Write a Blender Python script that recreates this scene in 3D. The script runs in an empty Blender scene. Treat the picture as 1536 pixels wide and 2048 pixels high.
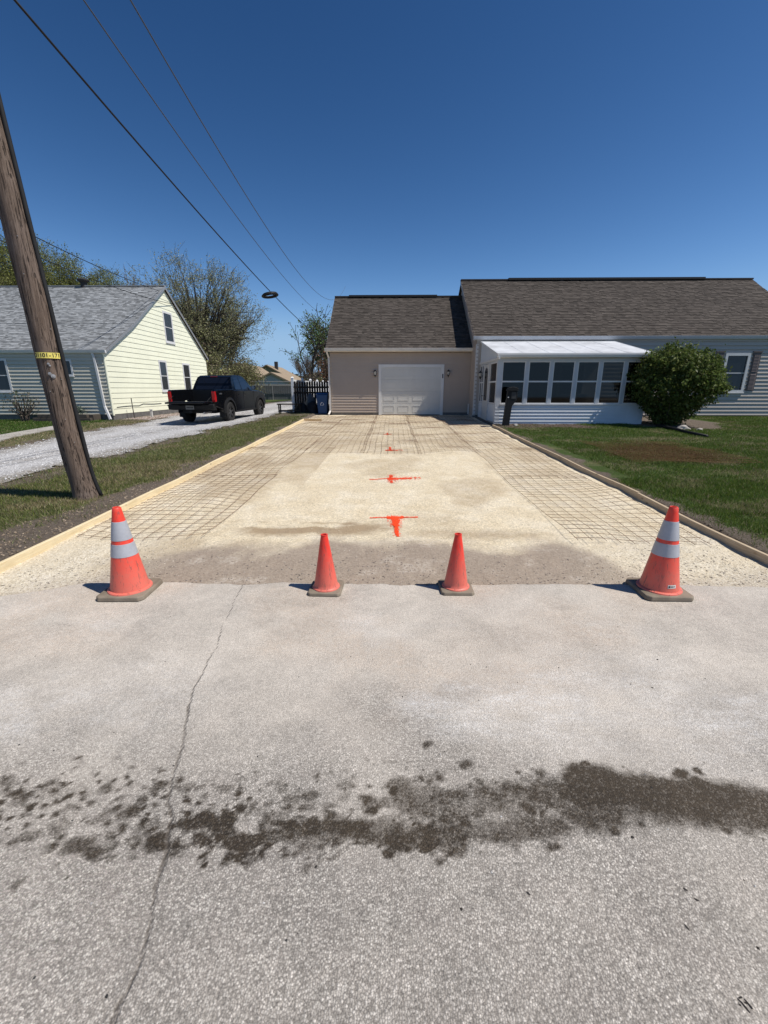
import bpy, math, random
import numpy as np
from math import radians as R, sin, cos, pi, sqrt, atan2
from mathutils import Vector, Matrix

sc = bpy.context.scene
col = sc.collection
random.seed(7)
rng = np.random.default_rng(11)

# ------------------------------------------------------------------ camera
cam = bpy.data.cameras.new('camera')
cam.sensor_fit = 'HORIZONTAL'; cam.sensor_width = 36.0; cam.lens = 862 / 1536 * 36
cam.clip_start = 0.05; cam.clip_end = 3000
camo = bpy.data.objects.new('camera', cam); col.objects.link(camo)
camo.location = (0, 0, 1.58); camo.rotation_euler = (R(90 - 15.93), 0, R(1.08))
sc.camera = camo

# ------------------------------------------------------------------ sky, sun, exposure
SUN_EL, SUN_AZ = 57.0, 104.0          # azimuth clockwise from +Y
w = bpy.data.worlds.new('World'); sc.world = w; w.use_nodes = True
nt = w.node_tree; nt.nodes.clear()
sky = nt.nodes.new('ShaderNodeTexSky'); sky.sky_type = 'NISHITA'; sky.sun_disc = False
sky.sun_elevation = R(SUN_EL); sky.sun_rotation = R(SUN_AZ)
sky.altitude = 200; sky.air_density = 0.7; sky.dust_density = 0.0; sky.ozone_density = 10.0
bg = nt.nodes.new('ShaderNodeBackground'); bg.inputs[1].default_value = 0.08
wo = nt.nodes.new('ShaderNodeOutputWorld')
# the photograph's contrast curve on the clear sky, one power per channel, the same in every direction
sp = nt.nodes.new('ShaderNodeSeparateColor'); cb = nt.nodes.new('ShaderNodeCombineColor'); nt.links.new(sky.outputs[0], sp.inputs[0])
for i_, (g_, k_) in enumerate(((2.1, 1.59), (1.65, 1.02), (1.45, .77))):
    pw_ = nt.nodes.new('ShaderNodeMath'); pw_.operation = 'POWER'; pw_.inputs[1].default_value = g_; nt.links.new(sp.outputs[i_], pw_.inputs[0])
    ml_ = nt.nodes.new('ShaderNodeMath'); ml_.operation = 'MULTIPLY'; ml_.inputs[1].default_value = k_; nt.links.new(pw_.outputs[0], ml_.inputs[0])
    mn_ = nt.nodes.new('ShaderNodeMath'); mn_.operation = 'SMOOTH_MIN'; mn_.inputs[1].default_value = (4.0, 6.4, 9.4)[i_]; mn_.inputs[2].default_value = (3.2, 3.6, 3.0)[i_]; nt.links.new(ml_.outputs[0], mn_.inputs[0]); nt.links.new(mn_.outputs[0], cb.inputs[i_])
nt.links.new(cb.outputs[0], bg.inputs[0]); nt.links.new(bg.outputs[0], wo.inputs[0])
sl = bpy.data.lights.new('sun', 'SUN'); sl.energy = 5.0; sl.angle = R(0.53); sl.color = (1.0, 0.955, 0.89)
so = bpy.data.objects.new('sun', sl); col.objects.link(so)
sd = Vector((sin(R(SUN_AZ)) * cos(R(SUN_EL)), cos(R(SUN_AZ)) * cos(R(SUN_EL)), sin(R(SUN_EL))))
so.rotation_euler = (-sd).to_track_quat('-Z', 'Y').to_euler(); so.location = sd * 60
sc.view_settings.view_transform = 'Standard'; sc.view_settings.look = 'None'
sc.view_settings.exposure = 0.0; sc.view_settings.gamma = 1.0

# ------------------------------------------------------------------ helpers: noise
def _h(ix, iy, s):
    n = (ix.astype(np.int64) * 374761393 + iy.astype(np.int64) * 668265263 + s * 1442695041) & 0xffffffff
    n = ((n ^ (n >> 13)) * 1274126177) & 0xffffffff
    return ((n ^ (n >> 16)) & 0xffff) / 65535.0
def vn(x, y, s=0):
    x = np.asarray(x, float); y = np.asarray(y, float)
    ix = np.floor(x); iy = np.floor(y); fx = x - ix; fy = y - iy
    fx = fx * fx * (3 - 2 * fx); fy = fy * fy * (3 - 2 * fy)
    a = _h(ix, iy, s); b = _h(ix + 1, iy, s); c = _h(ix, iy + 1, s); d = _h(ix + 1, iy + 1, s)
    return (a * (1 - fx) + b * fx) * (1 - fy) + (c * (1 - fx) + d * fx) * fy
def fbm(x, y, s=0, o=4):
    t = 0; a = .5; k = 0
    for i in range(o):
        t = t + a * vn(x * 2 ** i + 17.3 * i, y * 2 ** i - 9.1 * i, s + i); k += a; a *= .5
    return t / k
def ss(a, b, x):
    t = np.clip((np.asarray(x, float) - a) / (b - a), 0, 1); return t * t * (3 - 2 * t)
def seg_d(x, y, pts):
    best = np.full(np.shape(x), 1e9)
    for (x0, y0), (x1, y1) in zip(pts[:-1], pts[1:]):
        dx, dy = x1 - x0, y1 - y0; L = dx * dx + dy * dy + 1e-12
        t = np.clip(((x - x0) * dx + (y - y0) * dy) / L, 0, 1)
        best = np.minimum(best, np.hypot(x - x0 - t * dx, y - y0 - t * dy))
    return best

# terrain height: the yards rise gently from the street to the houses
def gz(x, y):
    s = np.clip((np.asarray(y, float) - 3) * .026, 0, .45)
    t = ss(4, 8, -np.asarray(x, float))
    return s * (1 - .5 * t)
def lawn_z(x, y):
    x = np.asarray(x, float); y = np.asarray(y, float)
    a = np.maximum(ss(3.50, 3.60, np.abs(x)), ss(20.0, 20.3, y)) * ss(3.05, 3.75, y)
    return gz(x, y) - .07 + .115 * a + (fbm(x * 1.3, y * 1.3, 5) - .5) * .05 * a
def gZ(x, y): return float(gz(x, y))
def lZ(x, y): return float(lawn_z(x, y))

# ------------------------------------------------------------------ helpers: materials
class N:
    def __init__(s, name):
        s.m = bpy.data.materials.new(name); s.m.use_nodes = True; s.t = s.m.node_tree; s.t.nodes.clear()
        s.out = s.n('ShaderNodeOutputMaterial'); s.co = None
    def n(s, typ, **k):
        nd = s.t.nodes.new(typ)
        for a, b in k.items(): setattr(nd, a, b)
        return nd
    def l(s, a, b): s.t.links.new(a, b)
    def set(s, sock, v):
        if hasattr(v, 'is_output'): s.l(v, sock)
        elif isinstance(v, (tuple, list)) and len(v) == 3 and sock.type == 'RGBA': sock.default_value = (*v, 1)
        else: sock.default_value = v
    def obj(s):
        if s.co is None: s.co = s.n('ShaderNodeTexCoord').outputs['Object']
        return s.co
    def mapped(s, scale, rot=(0, 0, 0)):
        mp = s.n('ShaderNodeMapping'); s.l(s.obj(), mp.inputs[0]); mp.inputs['Scale'].default_value = scale
        mp.inputs['Rotation'].default_value = rot; return mp.outputs[0]
    def noise(s, scale, detail=4, rough=.6, vec=None, out='Fac', dist=0):
        nd = s.n('ShaderNodeTexNoise'); s.l(vec or s.obj(), nd.inputs['Vector'])
        nd.inputs['Scale'].default_value = scale; nd.inputs['Detail'].default_value = detail
        nd.inputs['Roughness'].default_value = rough; nd.inputs['Distortion'].default_value = dist; return nd.outputs[out]
    def vor(s, scale, out='Distance', feat='F1', vec=None):
        nd = s.n('ShaderNodeTexVoronoi', feature=feat); s.l(vec or s.obj(), nd.inputs['Vector'])
        nd.inputs['Scale'].default_value = scale; return nd.outputs[out]
    def ramp(s, fac, stops):
        nd = s.n('ShaderNodeValToRGB'); s.l(fac, nd.inputs[0]); e = nd.color_ramp.elements
        while len(e) < len(stops): e.new(.5)
        for q, (p, c) in zip(e, stops):
            q.position = p; q.color = (*c, 1) if isinstance(c, (tuple, list)) else (c, c, c, 1)
        return nd.outputs[0]
    def mix(s, fac, a, b, mode='MIX'):
        nd = s.n('ShaderNodeMix', data_type='RGBA', blend_type=mode)
        s.set(nd.inputs[0], fac); s.set(nd.inputs[6], a); s.set(nd.inputs[7], b); return nd.outputs[2]
    def math(s, op, a, b=0.0, clamp=False):
        nd = s.n('ShaderNodeMath', operation=op, use_clamp=clamp); s.set(nd.inputs[0], a); s.set(nd.inputs[1], b); return nd.outputs[0]
    def attr(s, name, chan=None):
        nd = s.n('ShaderNodeAttribute', attribute_name=name)
        if chan is None: return nd.outputs['Color']
        sp = s.n('ShaderNodeSeparateColor'); s.l(nd.outputs['Color'], sp.inputs[0]); return sp.outputs[chan]
    def bump(s, h, strength=.5, dist=.01, nrm=None):
        nd = s.n('ShaderNodeBump'); s.l(h, nd.inputs['Height'])
        nd.inputs['Strength'].default_value = strength; nd.inputs['Distance'].default_value = dist
        if nrm: s.l(nrm, nd.inputs['Normal'])
        return nd.outputs[0]
    def pbr(s, base, rough=.8, spec=.3, metal=0., nrm=None, **k):
        p = s.n('ShaderNodeBsdfPrincipled'); s.set(p.inputs['Base Color'], base); s.set(p.inputs['Roughness'], rough)
        p.inputs['Specular IOR Level'].default_value = spec; p.inputs['Metallic'].default_value = metal
        for a, b in k.items(): s.set(p.inputs[a.replace('_', ' ')], b)
        if nrm: s.l(nrm, p.inputs['Normal'])
        return p.outputs[0]
    def done(s, sh): s.l(sh, s.out.inputs[0]); return s.m
def sc3(c, k): return tuple(min(1, v * k) for v in c)
def simple(name, c, rough=.7, spec=.3, var=.12, vs=3., bump=.0, bs=80., metal=0., dirt=None, tone=False, **k):
    m = N(name)
    f = m.ramp(m.noise(vs, 6, .65), [(.3, 0.), (.7, 1.)])
    base = m.mix(f, sc3(c, 1 - var), sc3(c, 1 + var))
    if dirt: base = m.mix(m.math('MULTIPLY', m.ramp(m.noise(1.1, 8, .7), [(.45, 0.), (.8, 1.)]), dirt[1]), base, dirt[0])
    if tone: base = m.mix(1., base, m.attr('tone'), 'MULTIPLY')
    nr = m.bump(m.noise(bs, 4), bump, .004) if bump else None
    return m.done(m.pbr(base, rough, spec, metal, nr, **k))

# ------------------------------------------------------------------ helpers: objects
def wl(o):
    v = Vector((0, 0, 0))
    while o: v = v + o.location; o = o.parent
    return v
def thing(name, label, cat, loc=(0, 0, 0), group=None):
    o = bpy.data.objects.new(name, None); col.objects.link(o); o.location = loc; o.empty_display_size = .1
    return tag(o, label, cat, group)
def tag(o, label=None, cat=None, group=None, kind=None):
    for a, b in (('label', label), ('category', cat), ('group', group), ('kind', kind)):
        if b: o[a] = b
    return o
def link(name, me, mat, parent=None, origin=(0, 0, 0)):
    o = bpy.data.objects.new(name, me); col.objects.link(o)
    for m in (mat if isinstance(mat, (list, tuple)) else [mat]):
        if m.name not in [q.name for q in me.materials if q]: me.materials.append(m)
    if parent: o.parent = parent
    else: o.location = origin
    return o
def npmesh(name, V, F, k):
    V = np.asarray(V, np.float32); F = np.asarray(F, np.int32)
    me = bpy.data.meshes.new(name); me.vertices.add(len(V)); me.vertices.foreach_set('co', V.ravel())
    me.loops.add(F.size); me.loops.foreach_set('vertex_index', F.ravel())
    me.polygons.add(len(F)); me.polygons.foreach_set('loop_start', np.arange(0, F.size, k, dtype=np.int32))
    me.update(calc_edges=True); return me
def colattr(me, name, C, dom='POINT'):
    a = me.color_attributes.new(name, 'FLOAT_COLOR', dom); C = np.asarray(C, np.float32)
    if C.shape[1] == 3: C = np.hstack([C, np.ones((len(C), 1), np.float32)])
    a.data.foreach_set('color', C.ravel())
class MB:
    def __init__(s): s.v = []; s.f = []; s.mi = []; s.t = []
    def add(s, vs, fs, mi=0, tone=1.0):
        b = len(s.v); s.v += [tuple(q) for q in vs]; s.t += [tone] * len(vs)
        for f in fs: s.f.append(tuple(b + i for i in f)); s.mi.append(mi)
        return s
    def box(s, x0, x1, y0, y1, z0, z1, mi=0, tone=1.0):
        x0, x1 = min(x0, x1), max(x0, x1); y0, y1 = min(y0, y1), max(y0, y1); z0, z1 = min(z0, z1), max(z0, z1)
        return s.add([(x0, y0, z0), (x1, y0, z0), (x1, y1, z0), (x0, y1, z0), (x0, y0, z1), (x1, y0, z1), (x1, y1, z1), (x0, y1, z1)],
                     [(0, 3, 2, 1), (4, 5, 6, 7), (0, 1, 5, 4), (1, 2, 6, 5), (2, 3, 7, 6), (3, 0, 4, 7)], mi, tone)
    def hexa(s, a, b, mi=0, tone=1.0):   # bottom ring a (4 pts), top ring b
        return s.add(list(a) + list(b), [(0, 3, 2, 1), (4, 5, 6, 7), (0, 1, 5, 4), (1, 2, 6, 5), (2, 3, 7, 6), (3, 0, 4, 7)], mi, tone)
    def bar(s, p0, p1, wd, ht, up=(0, 0, 1), mi=0):
        p0 = Vector(p0); p1 = Vector(p1); d = (p1 - p0).normalized(); u = Vector(up); sx = d.cross(u).normalized() * wd / 2; u = sx.cross(d).normalized() * ht / 2
        q = [p - sx - u for p in (p0,)] + [p0 + sx - u, p0 + sx + u, p0 - sx + u]; r = [v + (p1 - p0) for v in q]
        return s.hexa(q, r, mi)
    def prism(s, poly, fn, d0, d1, mi=0):   # poly of (a,b); fn(a,b,d)->xyz
        n = len(poly); vs = [fn(a, b, d0) for a, b in poly] + [fn(a, b, d1) for a, b in poly]
        return s.add(vs, [tuple(range(n - 1, -1, -1)), tuple(range(n, 2 * n))] + [(i, (i + 1) % n, n + (i + 1) % n, n + i) for i in range(n)], mi)
    def tube(s, pts, rad, n=6, mi=0, cap=True, tone=1.0):
        pts = [Vector(p) for p in pts]; k = len(pts)
        if not hasattr(rad, '__len__'): rad = [rad] * k
        vs = []; prev = None
        for i in range(k):
            d = (pts[min(i + 1, k - 1)] - pts[max(i - 1, 0)])
            d = d.normalized() if d.length > 1e-9 else Vector((0, 0, 1))
            if prev is None: a = d.orthogonal().normalized()
            else:
                a = prev - d * prev.dot(d)
                a = a.normalized() if a.length > 1e-6 else d.orthogonal().normalized()
            prev = a; b = d.cross(a)
            vs += [pts[i] + (a * cos(2 * pi * j / n) + b * sin(2 * pi * j / n)) * rad[i] for j in range(n)]
        fs = [(i * n + j, i * n + (j + 1) % n, (i + 1) * n + (j + 1) % n, (i + 1) * n + j) for i in range(k - 1) for j in range(n)]
        if cap: fs += [tuple(range(n - 1, -1, -1)), tuple(range((k - 1) * n, k * n))]
        return s.add(vs, fs, mi, tone)
    def lathe(s, prof, c=(0, 0, 0), n=32, axis='z', mi=0):
        vs = []
        for r, z in prof:
            for j in range(n):
                a = 2 * pi * j / n; p = (r * cos(a), r * sin(a), z)
                if axis == 'x': p = (p[2], p[0], p[1])
                if axis == 'y': p = (p[0], p[2], p[1])
                vs.append((p[0] + c[0], p[1] + c[1], p[2] + c[2]))
        fs = [(i * n + j, i * n + (j + 1) % n, (i + 1) * n + (j + 1) % n, (i + 1) * n + j) for i in range(len(prof) - 1) for j in range(n)]
        return s.add(vs, fs, mi)
    def build(s, name, mat, parent=None, origin=(0, 0, 0), smooth=False, bevel=0, seg=2, tone=False):
        off = wl(parent) if parent else Vector(origin)
        me = bpy.data.meshes.new(name); me.from_pydata([(x - off[0], y - off[1], z - off[2]) for x, y, z in s.v], [], s.f)
        mats = mat if isinstance(mat, (list, tuple)) else [mat]
        for m in mats: me.materials.append(m)
        if len(mats) > 1: me.polygons.foreach_set('material_index', s.mi)
        if tone: colattr(me, 'tone', [(t, t, t) if not hasattr(t, '__len__') else t for t in s.t])
        if smooth is True: me.polygons.foreach_set('use_smooth', [True] * len(me.polygons))
        elif smooth: me.polygons.foreach_set('use_smooth', [True] * len(me.polygons)); me.set_sharp_from_angle(angle=R(smooth))
        me.update()
        o = bpy.data.objects.new(name, me); col.objects.link(o)
        if parent: o.parent = parent
        else: o.location = origin
        if bevel:
            b = o.modifiers.new('bevel', 'BEVEL'); b.width = bevel; b.segments = seg; b.limit_method = 'ANGLE'; b.angle_limit = R(35)
        return o
def copy_tree(o, parent=None):
    c = o.copy(); col.objects.link(c)
    if parent: c.parent = parent
    for ch in list(o.children): copy_tree(ch, c)
    return c
def sheet(name, xs, ys, zf, mask=None, attrs=None, mat=None, kind='structure', jitter=0):
    X, Y = np.meshgrid(np.asarray(xs, float), np.asarray(ys, float)); Z = zf(X, Y)
    ny, nx = X.shape; idx = np.arange(nx * ny).reshape(ny, nx)
    F = np.stack([idx[:-1, :-1], idx[:-1, 1:], idx[1:, 1:], idx[1:, :-1]], -1).reshape(-1, 4)
    V = np.stack([X, Y, Z], -1).reshape(-1, 3); A = attrs(X, Y) if attrs else {}
    A = {k: np.stack([np.broadcast_to(q, X.shape) for q in v], -1).reshape(-1, 3) for k, v in A.items()}
    if mask is not None:
        M = mask(X, Y).ravel(); F = F[M[F].sum(1) >= 3]
        used = np.unique(F); rm = np.full(len(V), -1); rm[used] = np.arange(len(used)); V = V[used]; F = rm[F]
        A = {k: v[used] for k, v in A.items()}
    me = npmesh(name, V, F, 4)
    for k, v in A.items(): colattr(me, k, v)
    me.polygons.foreach_set('use_smooth', [True] * len(me.polygons))
    o = link(name, me, mat); o['kind'] = kind
    return o
def warp(a, b, steps):  # concatenate aranges
    out = []
    for s0, s1, st in steps: out += list(np.arange(s0, s1, st))
    return out

#@@MATERIALS
# ------------------------------------------------------------------ materials
def road_mat():
    m = N('dusty_asphalt')
    wet, crack, dust = (m.attr('m1', i) for i in range(3)); tan, white, dark = (m.attr('m2', i) for i in range(3))
    cell = m.vor(150, 'Color'); sp = m.n('ShaderNodeSeparateColor'); m.l(cell, sp.inputs[0])
    agg = m.ramp(sp.outputs[0], [(0., (.09, .081, .07)), (.35, (.30, .275, .24)), (.7, (.51, .47, .415)), (1., (.80, .745, .665))])
    cell2 = m.vor(55, 'Color'); sp2 = m.n('ShaderNodeSeparateColor'); m.l(cell2, sp2.inputs[0])
    agg = m.mix(.35, agg, m.ramp(sp2.outputs[1], [(0., (.17, .16, .145)), (.6, (.38, .35, .315)), (1., (.54, .49, .43))]))
    agg = m.mix(m.math('MULTIPLY', m.ramp(m.noise(6, 6, .7), [(.4, 0.), (.7, 1.)]), .35), agg, (.30, .255, .225))
    gap = m.ramp(m.vor(150, 'Distance'), [(.3, 0.), (.75, 1.)])
    agg = m.mix(m.math('MULTIPLY', gap, .7), agg, (.10, .09, .08))
    fine = m.mix(1., m.ramp(m.noise(300, 4, .8), [(.3, .52), (.7, 1.5)]), m.ramp(m.noise(85, 5, .85), [(.32, .70), (.68, 1.30)]), 'MULTIPLY')
    c = m.mix(m.math('MULTIPLY', dust, .88), agg, (.555, .498, .425)); mot = m.ramp(m.noise(26, 8, .85), [(.36, 0.), (.64, 1.)]); c = m.mix(m.math('MULTIPLY', m.math('MULTIPLY', tan, mot), .75), c, (.50, .395, .30))
    wf = m.math('MULTIPLY', white, m.math('MULTIPLY', m.ramp(m.noise(70, 6, .8), [(.36, 0.), (.66, 1.)]), m.ramp(m.noise(3.2, 7, .75, m.mapped((1., 2.6, 1), (0, 0, .45))), [(.38, .1), (.66, 1.)]))); c = m.mix(wf, c, (.68, .665, .64))
    c = m.mix(m.math('MULTIPLY', m.math('MULTIPLY', dark, mot), .62), c, (.14, .13, .12))
    c = m.mix(m.math('SUBTRACT', 1., m.math('MULTIPLY', dust, .12)), c, m.mix(1., c, fine, 'MULTIPLY')); c = m.mix(m.math('MULTIPLY', m.ramp(m.vor(95, 'Distance'), [(.0, 1.), (.22, 0.)]), .35), c, (.16, .14, .12)); c = m.mix(1., c, m.ramp(m.noise(2.4, 9, .8), [(.25, .78), (.75, 1.18)]), 'MULTIPLY')
    wn = m.math('ADD', wet, m.math('ADD', m.math('MULTIPLY', m.math('SUBTRACT', m.noise(95, 6, .85), .5), 1.6), m.math('MULTIPLY', m.math('SUBTRACT', m.noise(14, 5, .7), .5), .7)))
    wm = m.math('MULTIPLY', m.ramp(wn, [(.12, 0.), (.88, 1.)]), m.ramp(sp.outputs[1], [(.72, .97), (.98, .80)]))
    c = m.mix(wm, c, m.mix(1., c, (.105, .082, .055), 'MULTIPLY'))
    cn = m.math('ADD', crack, m.math('MULTIPLY', m.math('SUBTRACT', m.noise(70, 4, .7), .5), .8))
    cm = m.ramp(cn, [(.40, 0.), (.95, 1.)]); c = m.mix(m.math('MULTIPLY', cm, .78), c, (.10, .082, .065))
    hgt = m.math('SUBTRACT', m.math('ADD', m.math('MULTIPLY', m.ramp(m.vor(150, 'Distance'), [(.0, 1.), (.8, 0.)]), m.math('SUBTRACT', 1., m.math('MULTIPLY', dust, .25))), m.math('MULTIPLY', m.noise(300, 3), .5)), m.math('MULTIPLY', cm, 2.0))
    rough = m.math('SUBTRACT', .92, m.math('MULTIPLY', wm, .12))
    return m.done(m.pbr(c, rough, .3, 0, m.bump(hgt, .75, .0036)))
def drive_mat():
    m = N('crushed_limestone')
    stain, dirt, coarse = (m.attr('m1', i) for i in range(3)); pale = m.attr('m2', 0)
    v1 = m.vor(70, 'Color'); sp = m.n('ShaderNodeSeparateColor'); m.l(v1, sp.inputs[0])
    c = m.ramp(m.noise(2.2, 8, .68), [(.25, (.60, .49, .325)), (.5, (.70, .60, .43)), (.75, (.77, .69, .545))])
    g = m.ramp(sp.outputs[0], [(0., .62), (.3, .9), (.8, 1.05), (1., 1.3)]); c = m.mix(.75, c, m.mix(1., c, g, 'MULTIPLY'))
    c = m.mix(m.math('MULTIPLY', m.ramp(m.noise(130, 4, .7), [(.5, 0.), (.72, 1.)]), .45), c, (.33, .25, .16))
    sn = m.math('ADD', stain, m.math('MULTIPLY', m.math('SUBTRACT', m.noise(9, 7, .72), .5), .7))
    c = m.mix(m.math('MULTIPLY', m.ramp(sn, [(.15, 0.), (.9, 1.)]), .78), c, (.27, .185, .105))
    dn = m.math('ADD', dirt, m.math('MULTIPLY', m.math('SUBTRACT', m.noise(11, 7, .75), .5), .8))
    dcol = m.ramp(m.noise(40, 6, .75), [(.3, (.22, .172, .132)), (.55, (.325, .262, .207)), (.8, (.44, .37, .30))])
    c = m.mix(m.math('MULTIPLY', m.ramp(dn, [(.0, 0.), (.95, 1.)]), .93), c, dcol)
    cc = m.ramp(sp.outputs[1], [(0., (.40, .34, .25)), (.4, (.58, .51, .39)), (1., (.76, .70, .58))])
    c = m.mix(m.math('MULTIPLY', coarse, .8), c, cc)
    c = m.mix(m.math('MULTIPLY', pale, m.ramp(m.noise(30, 5, .7), [(.42, 0.), (.6, 1.)])), c, (.66, .59, .50))
    h = m.math('ADD', m.math('MULTIPLY', m.vor(70, 'Distance'), m.math('ADD', .5, m.math('MULTIPLY', coarse, .25))), m.math('ADD', m.math('MULTIPLY', m.noise(240, 4), .6), m.math('MULTIPLY', m.noise(14, 6), 1.2)))
    return m.done(m.pbr(c, .95, .15, 0, m.bump(h, .8, .008)))
def ground_mat():
    m = N('lawn_soil')
    grass, dry, rust = (m.attr('m1', i) for i in range(3))
    soil = m.ramp(m.noise(22, 8, .75), [(.25, (.075, .060, .045)), (.5, (.155, .125, .097)), (.8, (.27, .225, .18))])
    gr = m.ramp(m.noise(30, 6, .7), [(.25, (.026, .048, .012)), (.5, (.058, .092, .022)), (.8, (.11, .135, .045))])
    gr = m.mix(m.math('MULTIPLY', dry, .85), gr, m.ramp(m.noise(30, 6, .7), [(.3, (.13, .105, .055)), (.7, (.29, .245, .15))]))
    gr = m.mix(m.math('MULTIPLY', rust, .7), gr, (.105, .070, .030))
    gn = m.math('ADD', grass, m.math('MULTIPLY', m.math('SUBTRACT', m.noise(8, 8, .75), .5), .9))
    c = m.mix(m.ramp(gn, [(.32, 0.), (.62, 1.)]), soil, gr)
    h = m.math('ADD', m.noise(35, 8, .7), m.math('MULTIPLY', m.noise(160, 4), .5))
    return m.done(m.pbr(c, .95, .12, 0, m.bump(h, 1., .03)))
def gravel_mat():
    m = N('white_gravel')
    tr, dust = m.attr('m1', 0), m.attr('m1', 1)
    v = m.vor(32, 'Color'); sp = m.n('ShaderNodeSeparateColor'); m.l(v, sp.inputs[0])
    c = m.ramp(sp.outputs[0], [(0., (.17, .16, .155)), (.35, (.36, .35, .34)), (1., (.66, .65, .635))])
    c = m.mix(m.ramp(m.noise(1.3, 7, .7), [(.35, 0.), (.7, .55)]), c, (.30, .275, .245))
    c = m.mix(m.math('MULTIPLY', dust, .8), c, (.20, .17, .13)); c = m.mix(m.math('MULTIPLY', tr, .45), c, (.52, .51, .50))
    return m.done(m.pbr(c, .95, .15, 0, m.bump(m.vor(32, 'Distance'), .9, .02)))
def blade_mat(name):
    m = N(name); c = m.attr('tone')
    d = m.n('ShaderNodeBsdfDiffuse'); m.l(c, d.inputs[0]); t = m.n('ShaderNodeBsdfTranslucent'); m.l(c, t.inputs[0])
    g = m.n('ShaderNodeBsdfGlossy'); g.inputs['Roughness'].default_value = .45; g.inputs[0].default_value = (.5, .5, .45, 1)
    x = m.n('ShaderNodeMixShader'); x.inputs[0].default_value = .35; m.l(d.outputs[0], x.inputs[1]); m.l(t.outputs[0], x.inputs[2])
    y = m.n('ShaderNodeMixShader'); y.inputs[0].default_value = .03; m.l(x.outputs[0], y.inputs[1]); m.l(g.outputs[0], y.inputs[2])
    return m.done(y.outputs[0])
def wood_mat(name, cs, gscale=(1.2, 14, 14), rot=(0, 0, 0), knots=True, bump=.3, rough=.8):
    m = N(name); v = m.mapped(gscale, rot)
    c = m.ramp(m.noise(5, 8, .7, v, dist=.6), [(.25, cs[0]), (.5, cs[1]), (.75, cs[2])])
    if knots: c = m.mix(m.ramp(m.vor(1.0, 'Distance', vec=m.mapped((1.3, 3.2, 6), rot)), [(.07, .85), (.13, 0.)]), c, sc3(cs[0], .45))
    c = m.mix(m.ramp(m.noise(1.7, 6, .7), [(.5, 0.), (.8, .5)]), c, sc3(cs[0], .7))
    return m.done(m.pbr(c, rough, .2, 0, m.bump(m.noise(8, 8, .7, v), bump, .01)))
def pole_mat():
    m = N('weathered_pole_wood'); v = m.mapped((16, 16, .9))
    c = m.ramp(m.noise(3.0, 10, .75, v), [(.25, (.050, .036, .028)), (.43, (.115, .083, .064)), (.60, (.18, .135, .106)), (.85, (.30, .24, .20))])
    ck = m.ramp(m.noise(2.6, 5, .6, m.mapped((26, 26, .5))), [(.55, 0.), (.60, 1.)])
    nk = m.ramp(m.vor(9, 'Distance', vec=m.mapped((1.6, 1.6, .5))), [(.10, 1.), (.17, 0.)])
    c = m.mix(m.math('MULTIPLY', ck, .85), c, (.022, .017, .014)); c = m.mix(m.math('MULTIPLY', nk, .8), c, (.018, .014, .012))
    c = m.mix(m.ramp(m.noise(1.2, 6, .7), [(.5, 0.), (.75, .5)]), c, (.24, .19, .165))
    h = m.math('SUBTRACT', m.noise(3, 10, .75, v), m.math('ADD', ck, nk))
    return m.done(m.pbr(c, .9, .15, 0, m.bump(h, .8, .012)))
def cone_mat(name, c, fade):
    m = N(name); geo = m.obj(); sp = m.n('ShaderNodeSeparateXYZ'); m.l(geo, sp.inputs[0])
    grad = m.ramp(m.math('ADD', sp.outputs[2], m.math('MULTIPLY', m.math('SUBTRACT', m.noise(9, 6, .7), .5), .18)), [(0.02, 1.), (fade, 0.)])
    base = m.mix(m.math('MULTIPLY', grad, .8), c, (.66, .20, .145))
    base = m.mix(m.math('MULTIPLY', m.ramp(m.noise(22, 8, .8), [(.48, 0.), (.72, 1.)]), .42), base, (.40, .19, .14))
    sc_ = m.math('MULTIPLY', m.ramp(m.noise(3, 6, .7, m.mapped((14, 14, 2.2), (0, .5, 0))), [(.55, 0.), (.64, 1.)]), .6); base = m.mix(sc_, base, (.16, .085, .07))
    return m.done(m.pbr(base, .45, .4, 0, m.bump(m.noise(60, 3), .06, .004), Subsurface_Weight=0.0))
def pane_mat(name, c=(.010, .012, .015), rough=.03):
    m = N(name); return m.done(m.pbr(c, rough, .5, 0, m.bump(m.noise(1.3, 2), .02, .02)))
def glass_mat():
    m = N('sunroom_glass')
    t = m.n('ShaderNodeBsdfTransparent'); t.inputs[0].default_value = (.20, .21, .21, 1)
    g = m.n('ShaderNodeBsdfGlossy'); g.inputs['Roughness'].default_value = .03; g.inputs[0].default_value = (1, 1, 1, 1)
    l = m.n('ShaderNodeFresnel'); l.inputs[0].default_value = 1.5
    x = m.n('ShaderNodeMixShader'); m.l(m.math('MULTIPLY', l.outputs[0], .75, True), x.inputs[0]); m.l(t.outputs[0], x.inputs[1]); m.l(g.outputs[0], x.inputs[2])
    return m.done(x.outputs[0])
def shingle_mat(name, c):
    m = N(name)
    g = m.ramp(m.noise(160, 3, .8), [(.3, .62), (.7, 1.4)])
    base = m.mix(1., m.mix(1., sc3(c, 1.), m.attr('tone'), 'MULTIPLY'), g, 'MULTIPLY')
    base = m.mix(1., base, m.ramp(m.noise(.55, 6, .65), [(.3, .90), (.7, 1.09)]), 'MULTIPLY')
    return m.done(m.pbr(base, .92, .12, 0, m.bump(m.noise(220, 3), .4, .004)))
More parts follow.
